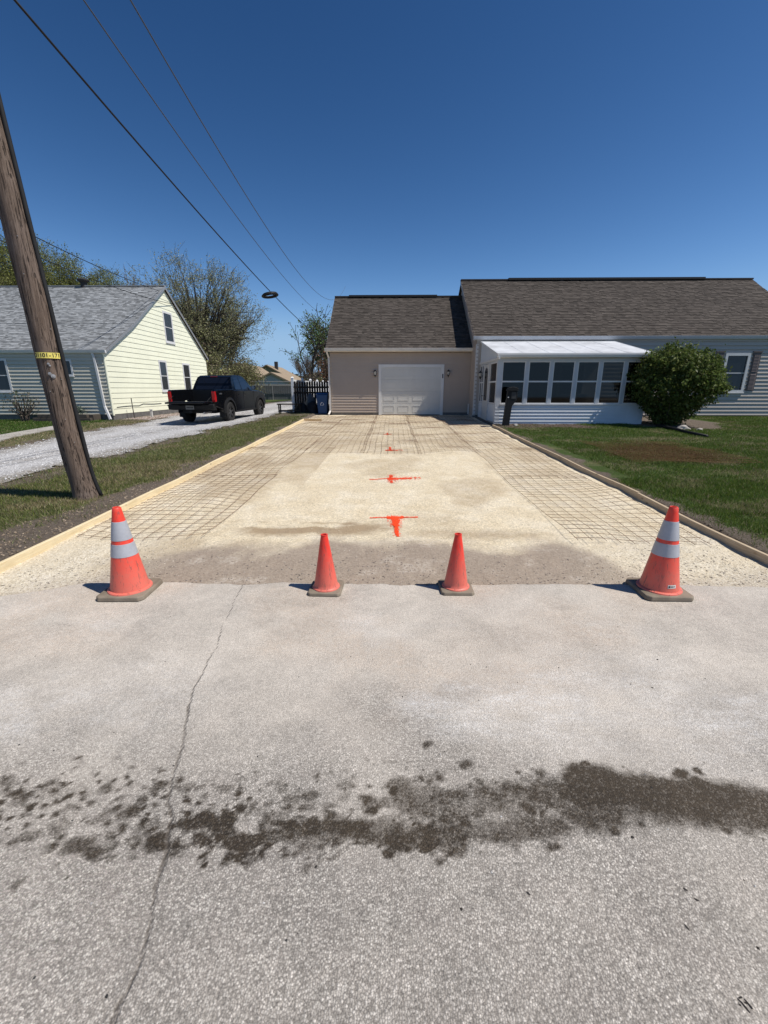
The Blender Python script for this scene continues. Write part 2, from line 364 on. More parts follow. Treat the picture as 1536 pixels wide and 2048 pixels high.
def siding_mat(name, c, rough=.5):
    m = N(name)
    base = m.mix(m.ramp(m.noise(.9, 7, .7), [(.3, 0.), (.75, 1.)]), sc3(c, 1.03), sc3(c, .90))
    base = m.mix(m.math('MULTIPLY', m.ramp(m.noise(3.0, 8, .75, m.mapped((3, 3, .35))), [(.55, 0.), (.8, 1.)]), .16), base, (.25, .22, .18))
    return m.done(m.pbr(base, rough, .3, 0, m.bump(m.noise(4, 3, .5, m.mapped((1, 1, 5))), .12, .004)))
M = {}
M['road'] = road_mat(); M['drive'] = drive_mat(); M['ground'] = ground_mat(); M['gravel'] = gravel_mat()
M['blade'] = blade_mat('grass_blade'); M['leaf'] = blade_mat('leaf'); M['stone'] = simple('stone', (1, 1, 1), .9, .2, .12, 30, .3, tone=True)
M['conc'] = simple('concrete', (.40, .37, .33), .9, .2, .18, 3, .3, 90, dirt=((.2, .17, .13), .6))
M['lumber'] = wood_mat('new_lumber', [(.60, .46, .25), (.72, .59, .37), (.80, .70, .48)], (14, .9, 14))
M['lumber_d'] = wood_mat('weathered_lumber', [(.36, .27, .175), (.50, .39, .26), (.60, .49, .35)], (14, .9, 14))
M['lumberx'] = wood_mat('new_lumber_across', [(.46, .31, .15), (.60, .44, .24), (.68, .53, .33)], (.9, 14, 14))
M['darkwood'] = wood_mat('dark_stained_wood', [(.020, .015, .012), (.035, .027, .021), (.055, .043, .034)], (10, 10, 1))
M['timber'] = wood_mat('rotten_timber', [(.045, .037, .03), (.085, .07, .056), (.14, .12, .10)], (1.2, 12, 12))
M['pole'] = pole_mat()
M['rust'] = simple('rusty_wire', (.21, .125, .078), .85, .2, .4, 4, metal=.2)
M['rustd'] = simple('rusty_lawn_wire', (.15, .08, .038), .85, .2, .3, 4)
M['paint'] = simple('orange_spray_paint', (.93, .075, .018), .7, .2, .12, 30, .3, 200)
M['cone_big'] = cone_mat('faded_orange_rubber', (.84, .055, .030), .42)
M['cone_small'] = cone_mat('dirty_orange_rubber', (.80, .042, .025), .40)
M['collar'] = simple('reflective_collar', (.40, .41, .44), .42, .5, .16, 9, .15, 30, dirt=((.22, .20, .18), .5))
M['rubber'] = simple('dusty_rubber', (.205, .168, .125), .9, .15, .22, 9, .25, 70, dirt=((.36, .31, .25), .5))
M['blackrub'] = simple('black_rubber', (.015, .015, .016), .75, .3, .3, 8)
M['sticker'] = simple('sticker', (.62, .60, .56), .6); M['ink'] = simple('ink', (.03, .03, .03), .7)
M['tan'] = siding_mat('taupe_vinyl', (.46, .375, .305)); M['tan2'] = siding_mat('grey_taupe_vinyl', (.47, .425, .375))
M['yellow'] = siding_mat('cream_yellow_siding', (.87, .86, .66)); M['ivory'] = siding_mat('ivory_siding', (.52, .50, .42))
M['porchsid'] = siding_mat('white_aluminium_siding', (.62, .65, .68), .4)
M['trim'] = simple('white_trim', (.66, .65, .635), .45, .4, .05, 2, dirt=((.35, .32, .28), .25))
M['gutter'] = simple('gutter_aluminium', (.66, .62, .57), .4, .4, .06, 2, dirt=((.3, .27, .23), .25))
M['bluetrim'] = simple('grey_white_aluminium', (.46, .48, .51), .4, .4, .06, 3)
M['metalroof'] = simple('white_metal_roof', (.70, .71, .72), .4, .5, .16, 2.5, .1, 12, dirt=((.34, .34, .33), .75))
M['door'] = simple('white_door', (.58, .57, .54), .4, .4, .05, 1.5, dirt=((.45, .42, .38), .25))
M['soffit'] = simple('soffit', (.55, .48, .40), .6)
M['found'] = simple('foundation_block', (.16, .15, .14), .95, .1, .25, 5, .4, 40)
M['sh_brown'] = shingle_mat('brown_shingle', (.094, .080, .069)); M['sh_grey'] = shingle_mat('grey_shingle', (.295, .305, .31))
M['vent'] = simple('ridge_vent', (.035, .033, .033), .8)
M['felt'] = simple('roof_deck', (.06, .05, .045), .9)
M['pane'] = pane_mat('window_pane'); M['glass'] = glass_mat(); M['dimpane'] = pane_mat('dim_pane', (.035, .036, .036), .12)
M['shutter'] = simple('grey_brown_shutter', (.13, .105, .10), .6, .3, .1)
M['blackmetal'] = simple('black_metal', (.012, .012, .013), .45, .5, .2)
M['lampglass'] = simple('lamp_glass', (.55, .53, .48), .15, .5, .05)
M['carpaint'] = simple('black_car_paint', (.0035, .0038, .005), .15, .42, .1, 5)
M['plastic'] = simple('black_plastic', (.010, .010, .0105), .6, .3, .15, 20)
M['carglass'] = pane_mat('car_glass', (.008, .010, .016), .02)
M['redlens'] = simple('red_lens', (.42, .012, .014), .15, .5, .1)
M['tyre'] = simple('tyre', (.028, .027, .026), .85, .2, .25, 12, .3, 60)
M['rim'] = simple('alloy_rim', (.13, .13, .135), .4, .5, .15, 9, metal=.7)
M['chrome'] = simple('bright_metal', (.55, .55, .56), .25, .5, .05, metal=.9)
M['plate'] = simple('plate', (.22, .22, .21), .5)
M['vinylw'] = simple('white_vinyl', (.82, .82, .81), .4, .4, .03)
M['bluebin'] = simple('blue_plastic', (.012, .055, .155), .5, .4, .12, 6)
M['whiteink'] = simple('white_print', (.7, .72, .75), .6)
M['tagy'] = simple('yellow_tag', (.78, .66, .16), .5, .3, .08, 30)
M['galv'] = simple('galvanised', (.42, .40, .38), .45, .5, .15, 20, metal=.6)
M['cable'] = simple('cable', (.012, .012, .014), .6); M['cableg'] = simple('thin_wire', (.07, .075, .09), .6)
M['bark'] = simple('bark', (.085, .068, .055), .95, .1, .35, 6, .6, 30); M['barkd'] = simple('dark_bark', (.075, .062, .053), .95, .1, .35, 6, .6, 30)
M['barkg'] = simple('grey_twig', (.15, .125, .105), .95, .1, .3, 6)
M['greyfence'] = wood_mat('grey_fence_wood', [(.11, .115, .125), (.165, .17, .18), (.22, .225, .235)], (9, 9, .7), knots=False)
M['tanroof'] = simple('tan_roof', (.30, .235, .165), .9, .1, .2, 2, .3, 30); M['olive'] = simple('tan_wall', (.36, .30, .17), .8)
M['whitewall'] = siding_mat('pale_siding', (.62, .66, .70)); M['greytarp'] = simple('grey_tarp', (.10, .105, .11), .6, .3, .2, 8, .3, 20)
M['barrel'] = simple('dim_grey_plastic', (.05, .05, .05), .6)
# ------------------------------------------------------------------ ground, road, driveway
def px_road(px, py):                      # a pixel of the photograph as a point on the flat street (z = 0)
    P_, Y_ = R(15.93), R(1.08); x = (px - 768) / 862; y = -(py - 1024) / 862
    d = (x, cos(P_) + y * sin(P_), -sin(P_) + y * cos(P_)); t = 1.58 / -d[2]
    return (t * (cos(Y_) * d[0] - sin(Y_) * d[1]), t * (sin(Y_) * d[0] + cos(Y_) * d[1]))
def road_edge(x):
    x = np.asarray(x, float)
    return 3.345 + .02 * x / 3.2 - .30 * ss(2.35, 3.4, -x) - .25 * ss(3.6, 6, x) + (fbm(x * 2.2, x * 0 + 3, 3) - .5) * .09 + (fbm(x * 11, x * 0 + 9, 4) - .5) * .035
crack_pts = [px_road(*p) for p in [(485, 1168), (470, 1200), (441, 1258), (433, 1292), (413, 1320), (404, 1348), (386, 1375), (375, 1410), (370, 1450), (368, 1482), (350, 1535), (343, 1572), (334, 1606), (341, 1636), (334, 1662), (330, 1700), (320, 1742), (312, 1800), (300, 1852), (285, 1902), (280, 1928), (255, 1972), (236, 2010), (222, 2060)]]
crack_pts.append((crack_pts[-1][0] - .12, .2))
wet_lines = [([(2100, 1700), (1640, 1636), (1536, 1618), (1450, 1604), (1350, 1592), (1250, 1580), (1170, 1566)], .100, 1.3), ([(1900, 1690), (1640, 1650), (1536, 1634), (1400, 1616), (1290, 1604)], .085, 1.1), ([(1360, 1600), (1250, 1605), (1150, 1615)], .09, 1.0),
             ([(1110, 1652), (1000, 1655), (900, 1665), (820, 1668), (740, 1660), (660, 1655)], .048, 1.05), ([(640, 1664), (560, 1668), (470, 1684)], .036, 1.05), ([(1180, 1570), (1000, 1595), (880, 1608), (800, 1590)], .066, .9)]
wet_blobs = [(155, 1688, .040, 1.), (270, 1690, .022, .8), (262, 1622, .028, 1.), (318, 1690, .030, 1.), (214, 1570, .024, .9), (320, 1564, .020, 1.), (100, 1562, .022, .8), (55, 1672, .032, .9), (115, 1652, .028, .8), (378, 1572, .024, .9),
             (442, 1576, .022, .9), (590, 1592, .036, .75), (622, 1606, .03, .7), (502, 1706, .026, .9), (645, 1708, .022, .8), (560, 1566, .03, .6), (730, 1606, .03, .7), (30, 1600, .024, .7), (120, 1600, .018, .7), (200, 1640, .02, .8),
             (290, 1650, .024, .8), (400, 1640, .034, .8), (380, 1650, .026, .7), (455, 1632, .02, .7), (352, 1705, .022, .9), (210, 1712, .014, .8), (700, 1560, .02, .7), (820, 1572, .03, .8), (90, 1706, .014, .8), (860, 1560, .02, .6), (470, 1560, .016, .7), (20, 1560, .03, .7), (250, 1590, .014, .6), (520, 1620, .018, .6), (680, 1596, .026, .6)]
def road_attr(X, Y):
    jx = X + (fbm(X * 14, Y * 14, 31) - .5) * .07; jy = Y + (fbm(X * 14, Y * 14, 32) - .5) * .06
    wet = np.zeros(X.shape)
    for pts, r, s in wet_lines: wet = np.maximum(wet, s * (1 - ss(r * .55, r * 1.5, seg_d(jx, jy, [px_road(*p) for p in pts]))))
    for bx, by, r, s in wet_blobs:
        cx, cy = px_road(bx, by); wet = np.maximum(wet, s * (1 - ss(r * .5, r * 1.45, np.hypot((jx - cx) / 1.3, jy - cy))))
    near = (np.abs(Y - 1.32) < .4) & (np.abs(X) < 3.1)
    wet = np.where(near, wet * .8, 0); rd = random.Random(12)
    def drop_at(px_, py_, r, s):
        cx, cy = px_road(px_, py_); i0, i1 = np.searchsorted(X[0], [cx - 2.4 * r, cx + 2.4 * r]); j0, j1 = np.searchsorted(Y[:, 0], [cy - 2 * r, cy + 2 * r])
        if i1 > i0 and j1 > j0: wet[j0:j1, i0:i1] = np.maximum(wet[j0:j1, i0:i1], s * (1 - ss(r * .45, r * 1.4, np.hypot((jx[j0:j1, i0:i1] - cx) / 1.25, jy[j0:j1, i0:i1] - cy))))
    for _ in range(620):
        ln = wet_lines[rd.choice((0, 0, 1, 2, 3, 3, 4, 5, 5, 5, 5))]; p0, p1 = rd.choice(list(zip(ln[0][:-1], ln[0][1:]))); t_ = rd.random()
        drop_at(p0[0] + (p1[0] - p0[0]) * t_ + rd.gauss(0, 26), p0[1] + (p1[1] - p0[1]) * t_ + rd.gauss(0, 26), .005 + .026 * rd.random() ** 2.2, rd.uniform(.5, 1.1))
    for _ in range(420): drop_at(rd.uniform(-20, 900), 1630 + rd.gauss(0, 52), .004 + .016 * rd.random() ** 2.4, rd.uniform(.45, 1.05))
    for bx, by, r, s in wet_blobs:
        for _ in range(5): drop_at(bx + rd.gauss(0, 26), by + rd.gauss(0, 13), r * rd.uniform(.3, .85), s * rd.uniform(.7, 1.1))
    wet = wet + .28 * (fbm(X * 3, Y * 9, 41) > .63) * (np.abs(Y - 1.34) < .2) * (X < .4)
    wet = wet * (.62 + .75 * fbm(X * 5, Y * 7, 43)) * np.where(X < .55, .82 + .5 * (fbm(X * 9, Y * 12, 44) - .3), 1.)
    wob = (fbm(X * 9, Y * 9, 51) - .5) * .035
    crack = 1 - ss(.001, .0165 - .006 * ss(1.5, 2.6, Y), seg_d(X + wob, Y + (fbm(X * 30, Y * 30, 52) - .5) * .01, crack_pts))
    crack = crack * (.62 + .6 * fbm(X * 6, Y * 6, 53)) * (1 - .12 * ss(1.9, 2.5, Y))
    dust = np.clip(.18 + .74 * ss(.9, 2.4, Y + (fbm(X * 1.6, Y * 1.6, 61) - .5) * 1.6) + .2 * (fbm(X * 4, Y * 4, 62) - .5), 0, .93)
    tan = ss(.48, .72, fbm(X * 1.5, Y * 1.5, 63)) * ss(1.4, 2.4, Y) * .8 + .5 * (1 - ss(.15, .6, np.hypot((X - .75) / 1.5, Y - 2.35)))
    white = .9 * ss(.45, .68, fbm(X * 1.1 + Y * .8, Y * 2.2 - X * .5, 64)) * ss(1.45, 1.75, Y) * (1 - ss(2.6, 3.1, Y)) + .5 * (1 - ss(.2, .8, np.hypot((X - 1.25) / 1.4, (Y - 1.95)))) + .45 * (1 - ss(.1, .5, np.hypot((X + 1.35) / 1.2, (Y - 1.95))))
    dark = ss(.5, .72, fbm(X * 2.3 - Y, Y * 3.5, 65)) * ss(1.5, 2.0, Y) * .40 + .3 * ss(.55, .7, fbm(X * 3, Y * 3, 66))
    return {'m1': (wet, crack, dust), 'm2': (tan, np.clip(white, 0, .9), dark)}
xs = warp(0, 0, [(-60, -8, 1.0), (-8, -3.2, .08), (-3.2, 3.3, .011), (3.3, 8, .08), (8, 60.1, 1.0)])
ys = warp(0, 0, [(-9, .3, .3), (.3, 3.1, .011), (3.1, 3.6, .013)])
def road_z(X, Y): return .006 * np.sin(X * .9) * 0 + (fbm(X * 1.2, Y * 1.2, 71) - .5) * .012 - .004 - .02 * ss(-.012, .02, Y - road_edge(X))
sheet('street', xs, ys, road_z, lambda X, Y: Y < road_edge(X) + .012, road_attr, M['road'])

def drive_attr(X, Y):
    edge = Y - road_edge(X); n = fbm(X * 1.7, Y * 1.7, 81)
    side = np.maximum(ss(1.5, 2.6, X), ss(1.9, 3.0, -X))
    dirt = (1 - ss(.55, 1.15, edge + (n - .5) * .9 + side * .75)) * 1.0
    dirt = np.maximum(dirt, .75 * (1 - ss(.03, .16, edge + (fbm(X * 7, Y * 7, 82) - .5) * .2)))
    coarse = np.clip(side * (1 - ss(.8, 1.7, edge)) * (.6 + .8 * (fbm(X * 5, Y * 5, 83) - .4)), 0, 1)
    st = 1.25 * ss(.30, .62, fbm(X * 2.4, Y * 5, 90)) * (1 - ss(.2, 1.1, np.hypot((X + 1.0) / 1.5, (Y - 4.75) / .42)))
    st = np.maximum(st, .62 * (1 - ss(.1, 1.0, np.hypot((X - .9) / 1.5, (Y - 4.55) / .3))))
    st = np.maximum(st, .52 * ss(.42, .68, fbm(X * .9, Y * .55, 84)) * (X < -1.4))
    st = np.maximum(st, .42 * ss(.42, .66, fbm(X * .8 + 9, Y * .6, 85)) * ss(3.8, 4.6, Y))
    st = np.maximum(st, .18 * ss(13, 18, Y) * fbm(X, Y, 86))
    pale = ss(.62, .72, fbm(X * 3.3, Y * 5, 87)) * (1 - ss(1.0, 1.3, edge)) * .4
    return {'m1': (st, dirt, coarse), 'm2': (pale, pale * 0, pale * 0)}
def drive_z(X, Y):
    e = ss(.0, .5, Y - road_edge(X))
    return gz(X, Y) - .022 + .012 * e + (fbm(X * 2, Y * 2, 88) - .5) * .035 * e + (fbm(X * 12, Y * 12, 89) - .5) * .016 * (1 - .6 * ss(4.2, 5.5, Y))
sheet('driveway_base', np.arange(-3.50, 3.501, .035), warp(0, 0, [(2.75, 6, .035), (6, 20.16, .07)]), drive_z, None, drive_attr, M['drive'])

gedge_r = ([3.0, 6.6, 8.2, 10, 13.6, 16.4, 22.7, 30, 46, 52], [-6.0, -6.24, -6.41, -6.3, -6.0, -5.45, -5.25, -5.15, -5.0, 2.])
gedge_l = ([3.0, 7, 10.2, 12.5, 15.5, 18.1, 20.8, 27, 35, 50], [-8.2, -8.9, -9.45, -9.95, -10.25, -10.2, -10.6, -11.0, -11.5, -11.6])
def in_gravel(X, Y, g=0.):
    a = np.interp(Y, *gedge_l); b = np.interp(Y, *gedge_r); n = (fbm(X * 1.5, Y * 1.5, 91) - .5) * .9 + (fbm(X * 7, Y * 7, 92) - .5) * .3
    return np.minimum(X - a, b - X) + n + g
def gravel_attr(X, Y):
    a = np.interp(Y, *gedge_l); b = np.interp(Y, *gedge_r); t = (X - a) / (b - a)
    tr = np.maximum(1 - ss(.05, .16, np.abs(t - .32)), 1 - ss(.05, .16, np.abs(t - .74)))
    d = (1 - ss(.0, .6, in_gravel(X, Y))) * .8 + .5 * ss(.55, .7, fbm(X * 1.2, Y * .8, 93))
    return {'m1': (tr, np.clip(d, 0, 1), tr * 0)}
sheet('gravel_lane', np.arange(-13, 3, .12), warp(0, 0, [(3.1, 30, .12), (30, 53, .4)]), lambda X, Y: lawn_z(X, Y) + .008 + .03 * ss(-.1, .3, in_gravel(X, Y)), lambda X, Y: (in_gravel(X, Y) > 0) & (Y > road_edge(X) + .02), gravel_attr, M['gravel'])

def grass_mask(X, Y):
    n = fbm(X * 1.6, Y * 1.6, 101) - .5; n2 = fbm(X * 5, Y * 5, 102) - .5
    dl = -X - 3.5; dr = X - 3.5
    lw = .20 + .42 * (1 - ss(4.5, 10, Y)); rw = .16 + .20 * (1 - ss(4, 6, Y))
    g = np.where(X < 0, ss(-.18, .25, dl - lw + n * .8 + n2 * .35), ss(-.18, .25, dr - rw + n * .5 + n2 * .3))
    g = g * np.where(X < 0, 1 - .85 * (1 - ss(.0, .9, -in_gravel(X, Y) + n2)), 1)
    g = g * (1 - (1 - ss(4.1, 5.2, Y + n * 2.2)) * (X < 0) * .9)
    bed = (1 - ss(.0, .5, 14.75 + .8 * n - Y)) * (X > 3.4) * (1 - ss(6.2, 7.2, X + n)) + (1 - ss(1.3, 1.9, np.hypot(X - 9.9, (Y - 15.6) * 1.2) + n))
    g = g * (1 - np.clip(bed, 0, 1)) * np.where((X > 3.4) & (Y > 15.8) & (X < 12), 0, 1)
    g = np.maximum(g, .16 * ss(.40, .60, fbm(X * 3, Y * 3, 108)) * (np.abs(X) < 5.2))
    g = np.where((np.abs(X) < 3.56) & (Y < 20.2), 0, g)
    shade = (X > -5.2) & (X < -2.6) & (Y > 18.8); g = np.where(shade, g * .15, g)
    g = np.where(Y < 3.7, g * ss(3.2, 3.7, Y + n2 * .4), g)
    g = np.where((X < -10.6) & (X > -12.6) & (Y > 18.5), g * .35, g)
    return np.clip(g, 0, 1)
def dry_mask(X, Y):
    n = fbm(X * 1.1, Y * 2.0, 111)
    d = ss(.55, .75, n) * .7 + .75 * (1 - ss(.2, 1.1, np.hypot((X - 7.3) / 2.2, (Y - 11.9) / .5))) + .7 * (1 - ss(.2, 1.1, np.hypot((X - 9.6) / 2.4, (Y - 10.1) / .35)))
    d = d + np.where(X < -3.4, .42 + .3 * (n - .5), 0) + np.where((X > -11.8) & (X < -9.5), .5, 0) - np.where(X < -12, .5, 0)
    return np.clip(d, 0, 1)
def rust_mask(X, Y): return (1 - ss(.55, 1.1, np.hypot((X - 5.95 - .25 * (Y - 9.5)) / 1.35, (Y - 9.6) / 1.45) + (fbm(X * 3, Y * 3, 121) - .5) * .7))
sheet('ground', warp(0, 0, [(-400, -60, 40), (-60, -16, 2), (-16, -7, .25), (-7, -3.7, .07), (-3.7, -3.45, .03), (-3.45, 3.45, .6), (3.45, 3.7, .03), (3.7, 9, .08), (9, 18, .3), (18, 60, 2), (60, 401, 40)]),
      warp(0, 0, [(-60, -3, 4), (-3, 3, .5), (3, 10, .07), (10, 21, .13), (21, 60, 1.2), (60, 700, 40)]), lawn_z, None,
      lambda X, Y: {'m1': (grass_mask(X, Y), dry_mask(X, Y), rust_mask(X, Y) * .9)}, M['ground'])

# grass blades, clods of soil and loose stones: uncountable
def blades(name, label, rects, tone, seed):
    r = np.random.default_rng(seed); P = []
    for (x0, x1, y0, y1, den) in rects:
        n = int((x1 - x0) * (y1 - y0) * den); P.append(np.stack([r.uniform(x0, x1, n), r.uniform(y0, y1, n)], -1))
    P = np.concatenate(P); clump = fbm(P[:, 0] * 4, P[:, 1] * 4, seed)
    keep = r.random(len(P)) < grass_mask(P[:, 0], P[:, 1]) * (.35 + 1.1 * clump); P = P[keep]; clump = clump[keep]; n = len(P)
    D = np.hypot(P[:, 0], P[:, 1]); x, y = P[:, 0], P[:, 1]
    h = r.uniform(.022, .055, n) * (.6 + .9 * clump); wd = (.0035 + .00055 * D) * r.uniform(.7, 1.4, n); a = r.uniform(0, 2 * pi, n); ln = r.uniform(.2, .95, n) * h; b = r.uniform(0, 2 * pi, n)
    z = lawn_z(x, y) - .004; sx, sy = np.cos(a) * wd / 2, np.sin(a) * wd / 2
    V = np.stack([np.stack([x - sx, y - sy, z], -1), np.stack([x + sx, y + sy, z], -1), np.stack([x + np.cos(b) * ln, y + np.sin(b) * ln, z + h], -1)], 1).reshape(-1, 3)
    F = np.arange(3 * n).reshape(-1, 3)
    dry = dry_mask(x, y)[:, None]; ru = rust_mask(x, y)[:, None]
    g = np.array(tone)[None] * r.uniform(.55, 1.5, (n, 1)) * np.stack([r.uniform(.85, 1.25, n), np.ones(n), r.uniform(.7, 1.2, n)], -1)
    straw = np.array([.34, .28, .16])[None] * r.uniform(.5, 1.3, (n, 1)); isd = (r.random((n, 1)) < .07 + .60 * dry)
    C = np.where(isd, straw, g); C = np.where(r.random((n, 1)) < ru * .78, np.array([[.17, .105, .045]]) * r.uniform(.4, 1.3, (n, 1)), C)
    me = npmesh(name, V, F, 3); colattr(me, 'tone', np.repeat(C, 3, 0))
    o = link(name, me, M['blade']); tag(o, label, 'grass', kind='stuff'); return o
blades('lawn_grass', 'short deep green lawn grass on the right beside the form boards', [(3.6, 6.5, 3.4, 7, 6500), (4, 10, 7, 11, 3600), (3.6, 17, 11, 16, 1700), (10, 17, 6, 11, 900), (11, 20, 16, 19, 1200)], (.100, .155, .030), 5)
blades('verge_grass', 'patchy dry grass between the gravel lane and the left form boards', [(-6.6, -3.6, 4, 9, 5200), (-6.6, -3.6, 9, 21, 2300), (-9, -6, 3.4, 6.5, 1500)], (.140, .175, .048), 6)
blades('front_yard_grass', 'dark green grass in front of the cream yellow house', [(-22, -10, 10.5, 19.2, 900), (-13, -9.5, 18, 30, 300)], (.070, .130, .022), 8)
OCT = np.array([(1, 0, 0), (-1, 0, 0), (0, 1, 0), (0, -1, 0), (0, 0, 1), (0, 0, -1)], float)
OF = np.array([(0, 2, 4), (2, 1, 4), (1, 3, 4), (3, 0, 4), (2, 0, 5), (1, 2, 5), (3, 1, 5), (0, 3, 5)])
def stones(name, label, P, size, cols, seed, cat='gravel', flat=.6, mat='stone'):
    r = np.random.default_rng(seed); n = len(P); S = np.asarray(size)[:, None, None] * np.ones((n, 1, 1))
    V = OCT[None] * r.uniform(.6, 1.3, (n, 6, 1)); V = V * np.array([1, 1, flat])[None, None] * S; a = r.uniform(0, 2 * pi, n); ca, sa = np.cos(a)[:, None], np.sin(a)[:, None]
    x = V[..., 0] * ca - V[..., 1] * sa; y = V[..., 0] * sa + V[..., 1] * ca; V = np.stack([x, y, V[..., 2]], -1) + P[:, None, :]
    F = (OF[None] + 6 * np.arange(n)[:, None, None]).reshape(-1, 3); cols = np.asarray(cols, float)
    C = cols[r.integers(0, len(cols), n)] * r.uniform(.65, 1.25, (n, 1))
    me = npmesh(name, V.reshape(-1, 3), F, 3); colattr(me, 'tone', np.repeat(np.clip(C, 0, .9), 6, 0))
    o = link(name, me, M[mat]); tag(o, label, cat, kind='stuff'); return o
def scatter(n, x0, x1, y0, y1, prob, zf, seed):
    r = np.random.default_rng(seed); x = r.uniform(x0, x1, n); y = r.uniform(y0, y1, n); k = r.random(n) < prob(x, y); x, y = x[k], y[k]
    return np.stack([x, y, zf(x, y)], -1), r
pale = [(.62, .56, .44), (.74, .69, .58), (.50, .44, .34), (.36, .31, .25)]; brown = [(.15, .115, .09), (.22, .18, .145), (.10, .08, .065), (.32, .27, .22)]
P, r = scatter(22000, -3.5, 3.5, 3.0, 5.2, lambda x, y: np.clip(np.maximum(ss(1.4, 2.6, x), ss(1.8, 3, -x)) * (1 - ss(.6, 1.7, y - road_edge(x))) * (y > road_edge(x) + .0), 0, 1), drive_z, 131)
stones('loose_limestone_chips', 'loose pale limestone chips at both corners of the driveway mouth', P, .002 + .008 * r.random(len(P)) ** 2, [(.66, .58, .44), (.72, .65, .52), (.60, .52, .39)], 132, 'gravel', .4)
P, r = scatter(20000, -3.3, 3.4, 3.2, 4.6, lambda x, y: .8 * (1 - ss(.1, .95, y - road_edge(x) + (fbm(x * 2, y * 2, 7) - .5) * .8)) * (y > road_edge(x)), drive_z, 133)
stones('dirt_crumbs', 'crumbs of grey brown dirt and stone across the driveway mouth', P, .0015 + .012 * r.random(len(P)) ** 4, [(.26, .215, .18), (.31, .26, .22), (.20, .165, .135), (.40, .345, .295)], 134, 'gravel', .3)
P, r = scatter(9000, -3.4, 3.4, 4.0, 12, lambda x, y: .5 + 0 * x, drive_z, 135)
stones('driveway_stones', 'tiny stones on the yellowish compacted driveway base', P, r.uniform(.003, .008, len(P)), pale, 136)
P, r = scatter(9000, -4.9, -3.52, 3.4, 12, lambda x, y: (1 - grass_mask(x, y)) * .9, lawn_z, 137)
stones('soil_clods', 'crumbly brown soil clods along the outside of the left form board', P, .004 + .020 * r.random(len(P)) ** 3, [(.25, .19, .135), (.19, .145, .10), (.33, .26, .19)], 138, 'soil', .5)
P, r = scatter(6000, 3.56, 4.3, 3.3, 15.6, lambda x, y: (1 - grass_mask(x, y)) * .9, lawn_z, 139)
stones('soil_crumbs', 'crumbly brown soil along the outside of the right form board', P, .004 + .018 * r.random(len(P)) ** 3, [(.20, .155, .11), (.15, .115, .08), (.26, .205, .15)], 140, 'soil', .5)
P, r = scatter(9000, 3.6, 8.2, 14.2, 15.75, lambda x, y: (1 - grass_mask(x, y)) * .9, lawn_z, 141)
stones('bed_mulch', 'dark mulch and leaf litter in the bed along the porch', P, .008 + .03 * r.random(len(P)) ** 3, [(.11, .075, .055), (.16, .11, .08), (.07, .05, .04)], 142, 'mulch', .4)
P, r = scatter(30000, -12, -4.5, 4, 26, lambda x, y: (in_gravel(x, y) > 0) * 1., lambda x, y: lawn_z(x, y) + .035, 143)
stones('lane_gravel', 'loose white gravel stones on the neighbouring lane', P, r.uniform(.008, .022, len(P)), [(.62, .61, .6), (.42, .41, .4), (.75, .74, .73)], 144)
P, r = scatter(6000, -12.2, -10.9, 19.6, 30, lambda x, y: .9 + 0 * x, lawn_z, 145)
stones('bed_stones', 'pinkish gravel in the strip along the cream yellow wall', P, r.uniform(.02, .05, len(P)), [(.36, .28, .24), (.45, .38, .34), (.26, .2, .17)], 146)
P, r = scatter(260, -2.2, 2.2, .5, 3.2, lambda x, y: 1 + 0 * x, road_z, 147)
stones('road_grit', 'specks of dark grit scattered on the street', P, .0015 + .0045 * r.random(len(P)) ** 2, [(.04, .035, .03), (.05, .05, .05), (.5, .48, .45)], 148, 'grit')

# a few bigger bits lying on the street
def pebble(px, py, L, wd, rot, label, c, name='road_pebble'):
    L *= .72; wd *= .62; x, y = px_road(px, py); rr = random.Random(int(px)); b = MB()
    pr = [(0, .0), (.6, .12), (1, .45), (.75, .85), (.3, 1.0), (0, 1.05)]
    for i, (q, z) in enumerate(pr):
        pass
    n = 9; vs = []; fs = []
    for i, (q, z) in enumerate(pr[1:-1]):
        for j in range(n):
            a = 2 * pi * j / n; k = q * rr.uniform(.55, 1.25); vs.append((cos(a) * L / 2 * k, sin(a) * wd / 2 * k, z * min(L, wd) * .6))
    m_ = len(pr) - 2
    fs = [(i * n + j, i * n + (j + 1) % n, (i + 1) * n + (j + 1) % n, (i + 1) * n + j) for i in range(m_ - 1) for j in range(n)] + [tuple(range((m_ - 1) * n, m_ * n))]
    b.add(vs, fs); o = b.build(name, c, None, smooth=40); o.location = (x, y, float(road_z(x, y)) - .002); o.rotation_euler.z = rot
    return tag(o, label, 'pebble', 'bits lying on the street')
chip = simple('dark_chip', (.035, .03, .027), .8); pch = simple('pale_chip', (.6, .58, .55), .8)
pebble(1057, 1785, .022, .012, -.9, 'dark elongated chip on the street below the end of the dry stretch of stain', chip)
pebble(1372, 1776, .020, .011, -.8, 'dark chip on the street, upper of a close pair at right', chip)
pebble(1394, 1797, .022, .012, -.6, 'dark chip on the street, lower of a close pair at right', chip)
pebble(1375, 1852, .024, .011, -1.2, 'dark narrow chip on the street below the close pair', chip)
pebble(1265, 1672, .018, .016, 0, 'dark round chip just below the wettest part of the stain', chip)
pebble(1003, 1632, .014, .012, 0, 'white chip lying in the middle of the wet stain', pch)
pebble(528, 1805, .014, .012, 0, 'white chip on the dry street right of the long crack', pch)
pebble(632, 1732, .016, .014, .4, 'dark chip below the left end of the wide stain', chip)
pebble(1315, 1318, .020, .014, .3, 'dark chip on the dusty street in front of the right striped cone', chip)
pebble(1305, 1375, .018, .014, 0, 'dark chip on the whitish dusty part of the street', chip)
pebble(330, 1234 + 88, .012, .012, 0, 'small dark chip on the dusty street in front of the left striped cone', chip)
